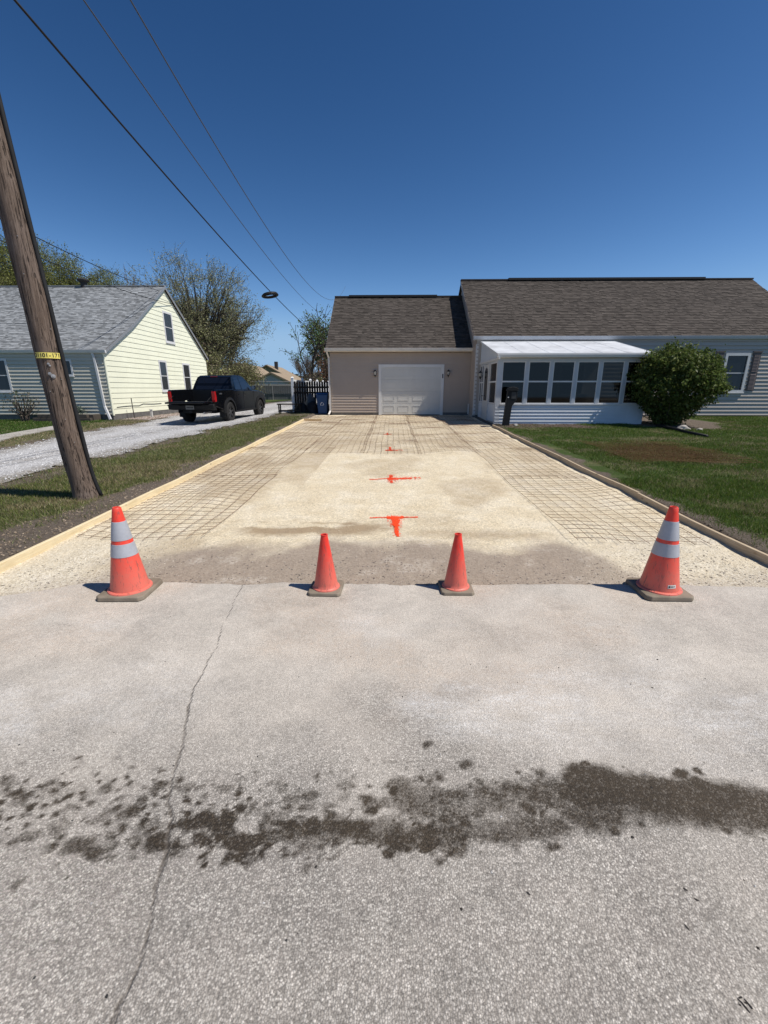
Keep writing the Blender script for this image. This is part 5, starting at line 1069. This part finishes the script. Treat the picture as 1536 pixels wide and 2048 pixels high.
for s_ in (-1, 1):
    b = MB(); x0, x1 = s_ * .80, s_ * .93; b.prism([(-1.215, .83), (-1.225, 1.20), (-1.13, 1.22), (-1.08, 1.0), (-1.10, .83)], lambda a, q, d: (d, a, q), min(x0, x1 + s_ * .006), max(x0, x1 + s_ * .006)); tl = b.build('tail_light', M['redlens'], tk, bevel=.015)
    b = MB(); b.prism([(-1.228, .90), (-1.23, .99), (-1.21, .99), (-1.21, .90)], lambda a, q, d: (d, a, q), min(s_ * .815, s_ * .915), max(s_ * .815, s_ * .915)); b.build('reverse_lens', M['sticker'] if False else M['redlens'], tl)
    b = MB(); b.box(s_ * .62, s_ * .92, 4.05, 4.13, .88, 1.02); b.build('headlight', M['lampglass'], tk, bevel=.02)
    b = MB(); b.prism([(2.42, 1.26), (2.44, 1.42), (2.54, 1.43), (2.56, 1.26)], lambda a, q, d: (d, a, q), min(s_ * .93, s_ * 1.10), max(s_ * .93, s_ * 1.10)); mi = b.build('mirror', M['carpaint'], tk, bevel=.02); b = MB(); b.box(min(s_ * .95, s_ * 1.08), max(s_ * .95, s_ * 1.08), 2.415, 2.419, 1.28, 1.41); b.build('mirror_glass', M['chrome'], mi)
    for yh_ in (.98, 1.66):
        b = MB(); b.box(min(s_ * .926, s_ * .955), max(s_ * .926, s_ * .955), yh_, yh_ + .18, 1.06, 1.09); b.build('door_handle', M['carpaint'], tk)
    for yl in (.56, 1.47, 2.62):
        b = MB(); b.box(min(s_ * .925, s_ * .9385), max(s_ * .925, s_ * .9385), yl, yl + .012, .50, 1.19); b.build('door_seam', M['blackrub'], tk)
    b = MB(); b.prism([(.55, .36), (2.75, .36), (2.75, .43), (.55, .43)], lambda a, q, d: (d, a, q), min(s_ * .80, s_ * .97), max(s_ * .80, s_ * .97)); b.build('side_step', M['plastic'], tk, bevel=.015)
    for cy in (RA, FA):
        b = MB(); N_ = 14; P1 = [(cy + .475 * cos(a), .40 + .475 * sin(a)) for a in np.linspace(-.05, pi + .05, N_)]; P2 = [(cy + .585 * cos(a), .40 + .575 * sin(a)) for a in np.linspace(-.05, pi + .05, N_)]
        for i in range(N_ - 1): b.hexa([(s_ * .92, *P1[i]), (s_ * .92, *P1[i + 1]), (s_ * .92, *P2[i + 1]), (s_ * .92, *P2[i])], [(s_ * .985, *P1[i]), (s_ * .985, *P1[i + 1]), (s_ * .955, *P2[i + 1]), (s_ * .955, *P2[i])])
        b.build('fender_flare', M['plastic'], tk)
        b = MB(); b.lathe([(.22, -.125), (.345, -.135), (.385, -.105), (.395, -.05), (.395, .05), (.385, .105), (.345, .135), (.22, .125)], (s_ * .84, cy, .395), 32, 'x'); wh = b.build('wheel', M['tyre'], tk, smooth=40)
        b = MB()
        for i in range(40): a = 2 * pi * i / 40; b.hexa([(s_ * .84 - .12, cy + .388 * cos(a), .395 + .388 * sin(a)), (s_ * .84 + .12, cy + .388 * cos(a), .395 + .388 * sin(a)), (s_ * .84 + .12, cy + .388 * cos(a + .08), .395 + .388 * sin(a + .08)), (s_ * .84 - .12, cy + .388 * cos(a + .08), .395 + .388 * sin(a + .08))], [(s_ * .84 - .11, cy + .404 * cos(a), .395 + .404 * sin(a)), (s_ * .84 + .11, cy + .404 * cos(a), .395 + .404 * sin(a)), (s_ * .84 + .11, cy + .404 * cos(a + .08), .395 + .404 * sin(a + .08)), (s_ * .84 - .11, cy + .404 * cos(a + .08), .395 + .404 * sin(a + .08))])
        b.build('tread', M['tyre'], wh)
        xo = s_ * .93; b = MB(); b.lathe([(.0, 0), (.22, 0)], (s_ * .88, cy, .395), 24, 'x'); b.lathe([(.225, -.05 * s_), (.235, .02 * s_), (.25, .025 * s_), (.24, -.05 * s_)], (xo, cy, .395), 24, 'x'); rm = b.build('rim', M['plastic'], wh, smooth=40)
        for i in range(6):
            a = 2 * pi * i / 6 + .3; b = MB(); b.bar((xo - s_ * .005, cy + .04 * cos(a), .395 + .04 * sin(a)), (xo + s_ * .008, cy + .232 * cos(a), .395 + .232 * sin(a)), .06, .02, (1, 0, 0)); b.build('spoke', M['rim'], wh)
        b = MB(); b.lathe([(.0, .02 * s_), (.05, .015 * s_), (.06, -.01 * s_)], (xo, cy, .395), 12, 'x'); b.build('hub', M['rim'], wh)
    b = MB(); b.box(min(s_ * .72, s_ * .95), max(s_ * .72, s_ * .95), -.53, -.515, .22, .60); b.build('mud_flap', M['blackrub'], tk)
b = MB(); b.box(.937, .941, -.85, -.62, 1.10, 1.15); b.build('badge', M['chrome'], tk)
tk.rotation_euler.z = R(-4.0); tk.location = (-7.52, 17.95, lZ(-7.5, 18) + .032)
tk.rotation_euler.x = R(.35)

# ------------------------------------------------------------------ behind the garage: fences, bin, bits
vf = thing('vinyl_fence', 'bright white vinyl fence running back from beside the garage', 'fence', (-4.95, 22.2, .3)); VX = -4.95; z0 = .30
for i in range(9):
    y = 22.2 + i * 2.44; b = MB(); b.box(VX - .065, VX + .065, y - .065, y + .065, z0, 2.10); po = b.build('post', M['vinylw'], vf); b = MB(); b.hexa([(VX - .075, y - .075, 2.10), (VX + .075, y - .075, 2.10), (VX + .075, y + .075, 2.10), (VX - .075, y + .075, 2.10)], [(VX - .02, y - .02, 2.17), (VX + .02, y - .02, 2.17), (VX + .02, y + .02, 2.17), (VX - .02, y + .02, 2.17)]); b.build('post_cap', M['vinylw'], po)
    if i < 8:
        b = MB(); b.box(VX - .025, VX + .025, y + .065, y + 2.375, 1.88, 2.03); b.box(VX - .025, VX + .025, y + .065, y + 2.375, z0 + .05, z0 + .20); b.build('rail', M['vinylw'], vf)
        for j in range(8): ya = y + .07 + j * .288; b = MB(); b.box(VX - .012, VX + .012, ya + .003, ya + .285, z0 + .20, 1.88); b.build('board', M['vinylw'], vf)
wf = thing('picket_fence', 'dark brown picket fence in the shade between garage and white fence', 'fence', (-3.8, 21.9, .35)); WY = 21.85
x = -4.82; i = 0
while x < -2.95:
    b = MB(); zt_ = 1.93 + .02 * sin(x * 9); b.prism([(0, .42), (.098, .42), (.098, zt_ - .03), (.076, zt_), (.022, zt_), (0, zt_ - .03)], lambda a, q, d: (x + a, WY + d, q), 0, .018); b.build('picket', M['darkwood'], wf); x += .122
for z in (1.66, 1.40, .75): b = MB(); b.box(-4.85, -2.85, WY + .019, WY + .055, z - .04, z + .045); b.build('rail', M['darkwood'], wf)
b = MB(); b.box(-2.95, -2.84, WY - .02, WY + .09, .3, 2.0); b.build('post', M['darkwood'], wf)
bn = thing('wheeled_bin', 'blue plastic wheeled bin in the shade left of the garage', 'bin', (-3.22, 20.55, .42)); bx_, by_, bz_ = -3.22, 20.55, .42
b = MB(); b.hexa([(bx_ - .20, by_ - .22, bz_ + .06), (bx_ + .20, by_ - .22, bz_ + .06), (bx_ + .20, by_ + .22, bz_ + .06), (bx_ - .20, by_ + .22, bz_ + .06)], [(bx_ - .27, by_ - .29, bz_ + .92), (bx_ + .27, by_ - .29, bz_ + .92), (bx_ + .27, by_ + .29, bz_ + .92), (bx_ - .27, by_ + .29, bz_ + .92)]); b.build('body', M['bluebin'], bn, bevel=.03)
b = MB(); b.hexa([(bx_ - .29, by_ - .31, bz_ + .922), (bx_ + .29, by_ - .31, bz_ + .922), (bx_ + .29, by_ + .31, bz_ + .922), (bx_ - .29, by_ + .31, bz_ + .922)], [(bx_ - .24, by_ - .25, bz_ + .99), (bx_ + .24, by_ - .25, bz_ + .99), (bx_ + .24, by_ + .25, bz_ + .99), (bx_ - .24, by_ + .25, bz_ + .99)]); b.build('lid', M['bluebin'], bn, bevel=.02)
for s_ in (-1, 1): b = MB(); b.lathe([(0, -.025), (.10, -.025), (.10, .025), (0, .025)], (bx_ + s_ * .23, by_ + .20, bz_ + .10), 14, 'x'); b.build('wheel', M['blackrub'], bn)
b = MB(); yy = by_ - .262
for (u0, v0, u1, v1) in ((-.06, .50, -.02, .57), (-.02, .57, .03, .56), (.05, .54, .08, .47), (.07, .46, .01, .44), (-.02, .44, -.08, .45), (-.08, .46, -.065, .50)): b.bar((bx_ + u0, yy - .004 + (v0 - .5) * -.08, bz_ + v0), (bx_ + u1, yy - .004 + (v1 - .5) * -.08, bz_ + v1), .022, .006, (0, 1, 0))
b.build('recycling_mark', M['whiteink'], bn)
bc = thing('low_bench', 'low black bench at the edge of the shade beside the white fence', 'bench', (-4.75, 20.6, .35)); zb = lZ(-4.75, 20.6)
b = MB(); b.box(-5.35, -4.25, 20.45, 20.85, zb + .40, zb + .45); b.build('seat', M['darkwood'], bc)
for xx in (-5.30, -4.32):
    for yy in (20.48, 20.78): b = MB(); b.box(xx, xx + .05, yy, yy + .05, zb - .03, zb + .40); b.build('leg', M['darkwood'], bc)
b = MB(); b.box(-5.28, -4.3, 20.49, 20.52, zb + .12, zb + .17); b.build('stretcher', M['darkwood'], bc)
def lump(name, label, cat, c, s_, mat, seed, grp=None):
    r = random.Random(seed); b = MB(); n, m_ = 14, 8; vs = []
    for i in range(m_ + 1):
        ph = pi / 2 * i / m_
        for j in range(n): a = 2 * pi * j / n; k_ = 1 + .22 * sin(3 * a + seed + i) * cos(ph) + r.uniform(-.08, .08); vs.append((c[0] + s_[0] * cos(a) * cos(ph) * k_, c[1] + s_[1] * sin(a) * cos(ph) * k_, c[2] + s_[2] * sin(ph) * (1 + r.uniform(-.05, .05))))
    b.add(vs, [(i * n + j, i * n + (j + 1) % n, (i + 1) * n + (j + 1) % n, (i + 1) * n + j) for i in range(m_) for j in range(n)]); return tag(b.build(name, mat, None, c, smooth=True), label, cat, grp)
lump('tarp_bundle', 'dim grey tarp bundle against the dark picket fence', 'tarp', (-3.95, 21.4, .40), (.32, .28, .95), M['greytarp'], 3)
lump('rubbish_sack', 'black rubbish sack in the shade nearest the blue bin', 'sack', (-3.75, 20.75, .40), (.34, .28, .62), M['blackrub'], 5, 'black sacks in the shade'); lump('rubbish_sack', 'black rubbish sack in the shade under the tarp bundle', 'sack', (-4.3, 20.95, .40), (.34, .28, .55), M['blackrub'], 8, 'black sacks in the shade')
# black edging strip and rocks by the bush
b = MB(); b.tube([(8.9, 14.9, lZ(8.9, 14.9) + .06), (8.85, 13.9, lZ(8.85, 13.9) + .05), (8.75, 13.0, lZ(8.75, 13) + .045), (8.70, 12.2, lZ(8.7, 12.2) + .03)], .05, 8); tag(b.build('drain_pipe', M['plastic'], None, (8.8, 13.5, .3), smooth=True), 'black drain pipe lying on the lawn below the round bush', 'pipe')
lump('rock', 'pale rounded rock under the right side of the bush', 'rock', (9.35, 14.25, lZ(9.35, 14.25) - .03), (.20, .15, .17), M['conc'], 2, 'rocks by the bush'); lump('rock', 'small pale rock beside the larger one below the bush', 'rock', (9.75, 14.05, lZ(9.75, 14.05) - .02), (.11, .09, .08), M['conc'], 4, 'rocks by the bush')
lump('rock', 'pale stone at the foot of the black mailbox post', 'rock', (4.24, 15.15, lZ(4.24, 15.15) - .02), (.08, .07, .09), M['conc'], 6, 'rocks by the bush')

# ------------------------------------------------------------------ far background: fence and houses
ff = thing('grey_fence', 'long grey board fence with chain link across the end of the lane', 'fence', (-16, 56, .2))
b = MB(); x = -30.
while x < -6: b.box(x, x + .138, 56.0 + .012 * (int(x * 7) % 2), 56.03 + .012 * (int(x * 7) % 2), .25, 2.02 + .03 * sin(x * 5)); x += .145
o = b.build('fence_boards', M['greyfence'], ff); o['kind'] = 'stuff'
for i in range(9): b = MB(); b.tube([(-29 + i * 2.8, 55.8, .1), (-29 + i * 2.8, 55.8, 2.15)], .04, 6); b.build('post', M['galv'], ff)
b = MB(); b.tube([(-30, 55.8, 2.1), (-6, 55.8, 2.1)], .035, 6); b.build('top_rail', M['galv'], ff)
cg = thing('ladder_rack', 'pale metal ladder rack leaning along the grey fence', 'ladder', (-15, 55, .3))
for z in (2.0, 2.45): b = MB(); b.tube([(-17.5, 55.2, z), (-11.0, 55.2, z)], .045, 5); b.build('rail', M['galv'], cg)
for i in range(7): b = MB(); b.tube([(-17.3 + i * 1.0, 55.2, 2.0), (-16.9 + i * 1.0, 55.2, 2.45)], .035, 5); b.build('rung', M['galv'], cg)
for xx in (-17.3, -11.2): b = MB(); b.tube([(xx, 55.2, .2), (xx, 55.2, 2.0)], .05, 5); b.build('leg', M['galv'], cg)
def far_house(x, y, wx, wy, he, hr, wallm, roofm, label, gable=True, chim=False, wins=()):
    t = thing('far_house', label, 'house', (x, y, .2)); b = MB(); b.prism([(x - wx / 2, .2), (x + wx / 2, .2), (x + wx / 2, he), (x, hr), (x - wx / 2, he)], lambda a, q, d: (a, d, q), y, y + wy); b.build('wall', wallm, t)
    b = MB(); o_ = .5
    for s_ in (-1, 1):
        k_ = (hr - he) / (wx / 2); e = (x + s_ * (wx / 2 + o_), he - k_ * o_)
        b.hexa([(e[0], y - .4, e[1] + .02), (x, y - .4, hr + .02), (x, y + wy + .4, hr + .02), (e[0], y + wy + .4, e[1] + .02)], [(e[0], y - .4, e[1] + .22), (x, y - .4, hr + .22), (x, y + wy + .4, hr + .22), (e[0], y + wy + .4, e[1] + .22)])
    b.build('roof', roofm, t)
    for (a, c, w_, h_) in wins: window(t, lambda u, z, d: (u, y - d, z), x + a, x + a + w_, c, c + h_, .12, rail=False)
    if chim: b = MB(); b.box(x + 1, x + 1.6, y + 2, y + 2.6, he, hr + .9); b.build('chimney', M['barrel'], t)
far_house(-24.2, 70, 8.6, 12, 2.6, 5.3, M['olive'], M['tanroof'], 'far tan house with brown roof behind the grey fence', wins=((-1., 1.0, 1.2, 1.1), (2.2, 1.0, 1.0, 1.0)))
far_house(-24.5, 88, 11, 12, 2.9, 5.9, M['olive'], M['tanroof'], 'farther tan roofed house with a chimney behind the white gable', chim=True)
far_house(-16.7, 62, 4.7, 7, 2.5, 3.6, M['whitewall'], M['tanroof'], 'far white sided garage gable behind the grey fence', wins=((.9, 1.5, .4, .7),))
far_house(-6.2, 88, 14, 10, 2.8, 4.4, M['olive'], M['tanroof'], 'low far roof seen above the white vinyl fence')

# ------------------------------------------------------------------ trees and shrubs
def grow(seed, h, spread, stems, depth, kids, r0, first=.25, up=.35, wob=.16, ratio=.62, droop=0.):
    r = random.Random(seed); segs = []; tips = []
    def br(p, d, L, rad, lv):
        n = 4 if lv < 2 else 3; pts = [p.copy()]; rr_ = [rad]; q = p.copy(); dd = d.copy()
        for i in range(n):
            dd = (dd + Vector((r.uniform(-1, 1), r.uniform(-1, 1), r.uniform(-.6, 1) * .8 + up * .2 - droop * lv * .1)) * wob).normalized(); q = q + dd * L / n; pts.append(q.copy()); rr_.append(rad * (1 - (.55 if lv < depth else .8) * (i + 1) / n))
        segs.append((pts, rr_, lv))
        if lv >= depth: tips.append(pts); return
        nk = kids[min(lv, len(kids) - 1)]
        for k_ in range(nk):
            t = (first if lv == 0 else .2) + (1 - (first if lv == 0 else .2)) * (k_ + r.random() * .8) / nk; f = min(t, .999) * n; i = int(f); pp = pts[i].lerp(pts[i + 1], f - i); a = r.uniform(0, 2 * pi); ax = (pts[i + 1] - pts[i]).normalized(); o1 = ax.orthogonal().normalized(); o1 = Matrix.Rotation(a, 3, ax) @ o1
            sp = spread * r.uniform(.7, 1.25); nd = (ax * cos(sp) + o1 * sin(sp) + Vector((0, 0, up * .5))).normalized(); br(pp, nd, L * ratio * r.uniform(.75, 1.2) * (1.15 - .5 * t), rr_[i] * .62, lv + 1)
        if lv > 0: br(pts[-1], dd, L * ratio * .8, rr_[-1], lv + 1)
    for s_ in range(stems):
        a = 2 * pi * s_ / stems + r.random(); d = Vector((cos(a) * .28 * (stems > 1), sin(a) * .28 * (stems > 1), 1)).normalized(); br(Vector((cos(a) * .15 * (stems > 1), sin(a) * .15 * (stems > 1), -.1)), d, h * (.55 if depth > 2 else .8) * r.uniform(.85, 1.1), r0 * r.uniform(.75, 1.), 0)
    return segs, tips
def tree_mesh(seed, h, spread, stems, depth, kids, r0, leaf_n, leaf_s, leaf_c, scat=.35, minr=.012, dome=None, **k):
    segs, tips = grow(seed, h, spread, stems, depth, kids, r0, **k); b = MB()
    top = max(p.z for s_ in segs for p in s_[0]); sc_ = h / top
    for pts, rr_, lv in segs: b.tube([p * sc_ for p in pts], [max(q, minr) for q in rr_], 7 if lv == 0 else (5 if lv == 1 else 3), cap=False)
    r = np.random.default_rng(seed); T = [[tuple(p * sc_) for p in (t[0], t[-1])] for t in tips]
    if dome:        # fine twigs in clumps through a rounded crown
        cz, rx, rz, nc, nt_, tl = dome; rr_ = random.Random(seed)
        for i in range(nc):
            d = r.normal(0, 1, 3); d /= np.linalg.norm(d); q = r.random() ** .42 * (1 + .22 * (fbm(np.array(atan2(d[1], d[0]) * 1.7 + 20), np.array(d[2] * 2.2 + 7), seed) - .5) * 2); c = Vector((d[0] * rx * q, d[1] * rx * q, cz + d[2] * rz * q))
            out = Vector((d[0], d[1], d[2] * .6 + .55)).normalized(); b.tube([Vector((d[0] * rx * q * .35, d[1] * rx * q * .35, cz - rz * .25 + d[2] * rz * q * .45)), c.lerp(Vector((0, 0, cz)), .3) + Vector((0, 0, .3)), c], [.045, .028, .014], 3, cap=False)
            for j in range(nt_):
                p = c + Vector((rr_.gauss(0, .42), rr_.gauss(0, .42), rr_.gauss(0, .38))) * tl; e = p + (out + Vector((rr_.gauss(0, .55), rr_.gauss(0, .55), rr_.gauss(0, .5)))).normalized() * tl * rr_.uniform(.5, 1.15)
                b.tube([p, p.lerp(e, .5) + Vector((rr_.gauss(0, .04), rr_.gauss(0, .04), .03)), e], [minr * .9, minr * .7, minr * .45], 3, cap=False); T.append([tuple(p), tuple(e)])
    T = np.array(T)
    idx = r.integers(0, len(T), leaf_n); u = r.random((leaf_n, 1)); C = T[idx, 0] * (1 - u) + T[idx, 1] * u + r.normal(0, scat, (leaf_n, 3)) * np.array([1, 1, .7])
    return b, leaves(C, leaf_s, leaf_c, r)
def leaves(C, s_, cols, r, bright=None):
    n = len(C); a = r.normal(0, 1, (n, 3)); a /= np.linalg.norm(a, axis=1)[:, None]; c = r.normal(0, 1, (n, 3)); bb = np.cross(a, c); bb /= np.linalg.norm(bb, axis=1)[:, None]; L = s_ * r.uniform(.6, 1.4, (n, 1)); W = L * r.uniform(.4, .65, (n, 1))
    V = np.stack([C - a * L, C + bb * W, C + a * L, C - bb * W], 1).reshape(-1, 3); F = np.arange(4 * n).reshape(-1, 4); cols = np.asarray(cols, float); K = cols[r.integers(0, len(cols), n)] * r.uniform(.6, 1.4, (n, 1))
    return V, F, np.repeat(K, 4, 0)
def make_tree(name, label, loc, tm, bark='bark', group='trees behind the houses', rz=0, scale=1., cat='tree'):
    t = thing(name, label, cat, (0, 0, 0), group); bb, (V, F, K) = tm; bb.build('trunk', M[bark], t, smooth=True)
    me = npmesh('crown', V, F, 4); colattr(me, 'tone', K); link('crown', me, M['leaf'], t); t.location = loc; t.rotation_euler.z = rz; t.scale = (scale,) * 3 if not hasattr(scale, '__len__') else scale; return t
def again(t, label, loc, rz, scale):
    c = copy_tree(t); c['label'] = label; c.location = loc; c.rotation_euler.z = rz; c.scale = scale if hasattr(scale, '__len__') else (scale,) * 3; return c
spring = [(.255, .265, .115), (.32, .32, .15), (.20, .205, .09), (.36, .335, .20)]; olive = [(.20, .215, .065), (.25, .26, .085), (.145, .16, .048)]; fresh = [(.11, .19, .05), (.15, .24, .07), (.08, .13, .04)]; budr = [(.16, .12, .085), (.12, .10, .06), (.18, .15, .10)]
mp = make_tree('maple_tree', 'big spreading tree with sparse spring leaves behind the cream yellow house', (-17.2, 41, .2), tree_mesh(21, 11.4, .70, 3, 3, (7, 6, 4), .32, 52000, .052, spring, .16, .013, (7.0, 5.6, 5.2, 210, 15, 1.0), first=.15, up=.15, wob=.22), 'barkd', rz=1.2)
again(mp, 'second spring tree close behind the ridge of the cream yellow house', (-21.6, 46, .2), 3.4, (.72, .72, .86))
bt = make_tree('budding_tree', 'tall budding green tree at the far left above the grey roof', (-40, 50, .2), tree_mesh(31, 15.5, .5, 2, 3, (8, 6, 4), .3, 60000, .075, olive, .22, .014, (9.2, 4.6, 7.3, 190, 13, 1.15), first=.08, up=.5), 'bark')
again(bt, 'budding tree low between the pole and the roof vent', (-35.2, 54, 0), 5.0, (1., 1., .84)); again(bt, 'budding tree at the left picture edge behind the first', (-43.5, 50, 0), .6, (1., 1., 1.05)); again(bt, 'budding tree directly behind the roof vent', (-32.6, 55, 0), 2.7, (1., 1., .80)); again(bt, 'budding green tree second from the left above the grey roof', (-36.6, 50.5, 0), 2.0, (.95, .95, .97)); again(bt, 'budding green tree behind the pole above the grey roof', (-45, 56, 0), 4.0, 1.12)
again(bt, 'lower budding green tree above the middle of the grey roof', (-33.4, 51, 0), 1.0, (.85, .85, .90)); again(bt, 'small budding green tree right of the roof vent', (-30.6, 50, 0), 3.1, (.6, .6, .79))
tw = make_tree('bare_tree', 'bare twiggy tree behind the grey ridge left of the big tree', (-26.6, 50, .2), tree_mesh(41, 12.8, .42, 3, 4, (6, 5, 5, 3), .2, 1500, .09, budr, .3, .012, up=.6), 'barkg')
again(tw, 'bare twiggy tree just right of the roof vent', (-29.0, 54, 0), 3.3, (.8, .8, 1.0)); again(tw, 'round bare tree far off above the white garage gable', (-14.6, 78, 0), 2.2, (.78, .78, .66)); again(tw, 'bare thin tree far off behind the small trees', (-9.5, 92, 0), .7, (.8, .8, .7)); again(tw, 'bare tree at the back left of the big tree', (-22.6, 60, 0), 4.2, (1.05, 1.05, 1.10)); again(tw, 'bare tree far behind the dark picket fence', (-5.6, 84, 0), 5.2, (.75, .75, .62))
make_tree('dark_bare_tree', 'dark forked tree with few leaves left of the garage roof', (-8.1, 46, .2), tree_mesh(57, 9.4, .75, 2, 3, (6, 6, 4), .17, 2200, .085, fresh, .2, .018, first=.3, up=.25, wob=.22), 'barkd', scale=(1.2, 1.2, 1.))
make_tree('leafy_tree', 'fresh green leafy tree touching the garage roof edge', (-6.9, 50, .2), tree_mesh(63, 9.3, .5, 3, 3, (7, 6, 5), .15, 6500, .085, fresh + spring[:2], .24, .014, first=.3, up=.45), 'bark')
make_tree('red_bud_tree', 'small reddish budding tree behind the dark picket fence', (-5.6, 42, .2), tree_mesh(69, 4.3, .6, 3, 3, (5, 5, 4), .08, 2500, .09, budr + [(.2, .07, .04)], .3, .012), 'barkd')
# scrub that closes the far edge of the yards
r = np.random.default_rng(77); n = 26000; x = r.uniform(-75, 60, n); top = 2.2 + 3.0 * fbm(x * .12, x * 0, 5) + 1.2 * fbm(x * .7, x * 0, 6); C = np.stack([x, 104 + r.normal(0, 1.6, n), r.random(n) ** .8 * top], -1); V, F, K = leaves(C, .42, budr + spring, r)
me = npmesh('far_scrub', V, F, 4); colattr(me, 'tone', K); tag(link('far_scrub', me, M['leaf']), 'far off brown and green scrub along the horizon', 'scrub', kind='stuff')
# undergrowth beside the yellow house's back corner
def shrub(name, label, c, rad, n, ls, cols, seed, stems=14, group='shrubs', bark='barkd', inner=.55, sprigs=0):
    r = np.random.default_rng(seed); rr_ = random.Random(seed); t = thing(name, label, 'shrub', c, group); d = r.normal(0, 1, (n, 3)); d /= np.linalg.norm(d, axis=1)[:, None]; d[:, 2] = np.abs(d[:, 2]) * np.where(r.random(n) < .72, 1, -1)
    q = inner + (1 - inner) * r.random(n) ** .5; th = np.arctan2(d[:, 1], d[:, 0]); lob = 1 + .24 * (fbm(th * 2.2 + 9, d[:, 2] * 3.0 + 5, seed) - .5) * 2 + .045 * np.abs(r.normal(0, 1, n)) * (r.random(n) < .5) * 2
    C = d * (q * lob)[:, None] * np.array(rad)[None]; C[:, 2] = C[:, 2] + rad[2] * .98; tp = (.55 + .45 * ss(.05, .95, C[:, 2] / (rad[2] * 1.1)))[:, None] if sprigs else 1.; C[:, :2] = C[:, :2] * tp;
    for _ in range(sprigs):
        u_ = r.normal(0, 1, 3); u_[2] = abs(u_[2]) * .9 - .15; u_ /= np.linalg.norm(u_); m_ = r.integers(60, 170); t_ = r.uniform(.86, 1.0 + .22 * r.random(), m_)[:, None]; C = np.concatenate([C, u_[None] * t_ * np.array(rad)[None] + np.array([0, 0, rad[2] * .98])[None] + r.normal(0, .055, (m_, 3))])
    n = len(C); C[:, 2] = np.maximum(C[:, 2], .04 + r.random(n) * .25)
    V, F, K = leaves(C, ls, cols, r); me = npmesh('foliage', V, F, 4); colattr(me, 'tone', K); link('foliage', me, M['leaf'], t); b = MB()
    for i in range(stems):
        a = rr_.uniform(0, 2 * pi); e = rr_.uniform(.3, 1.3); p = Vector((cos(a) * .12, sin(a) * .12, -.08)); L = [p]
        for k_ in range(4): f = (k_ + 1) / 4; L.append(Vector((cos(a) * cos(e) * rad[0] * f * .85 + rr_.uniform(-.05, .05), sin(a) * cos(e) * rad[1] * f * .85 + rr_.uniform(-.05, .05), f * rad[2] * 1.75 * sin(e) + .05)))
        b.tube(L, [.03, .022, .016, .011, .006], 5, cap=False)
    o = b.build('stems', M[bark]); o.parent = t; return t
shrub('round_bush', 'big rounded dense green bush between the porch and the shuttered window', (9.58, 15.55, .32), (1.34, 1.35, 1.30), 36000, .046, [(.085, .125, .028), (.115, .155, .038), (.065, .09, .024), (.16, .18, .055)], 201, 46, 'foundation shrubs', inner=.45, sprigs=70)
shrub('bare_shrub', 'scraggly brown shrub in front of the ivory wall by the pole', (-15.9, 18.75, .30), (.75, .5, .62), 260, .045, [(.12, .10, .07), (.16, .14, .10), (.08, .10, .05)], 203, 34, 'foundation shrubs', inner=.2)
shrub('tufty_plant', 'low grey green plant in the timber planter', (-13.9, 18.85, .36), (.55, .3, .30), 900, .045, [(.12, .16, .12), (.18, .21, .17)], 205, 8, 'foundation shrubs', inner=.2)
shrub('hedge_shrub', 'dense olive undergrowth behind the pickup and cream house corner', (-13.9, 33.5, .2), (2.3, 1.6, 1.55), 5000, .085, spring + budr, 207, 30, 'undergrowth behind the cream house', inner=.3)
shrub('hedge_shrub', 'taller olive undergrowth left behind the cream house corner', (-16.8, 37, .2), (3.0, 2.0, 2.6), 7000, .10, spring + budr, 209, 40, 'undergrowth behind the cream house', inner=.3)
shrub('hedge_shrub', 'brownish twiggy undergrowth beneath the right side of the big tree', (-15.9, 46.5, .2), (2.6, 1.8, 2.3), 9000, .075, spring + budr, 211, 60, 'undergrowth behind the cream house', inner=.1)
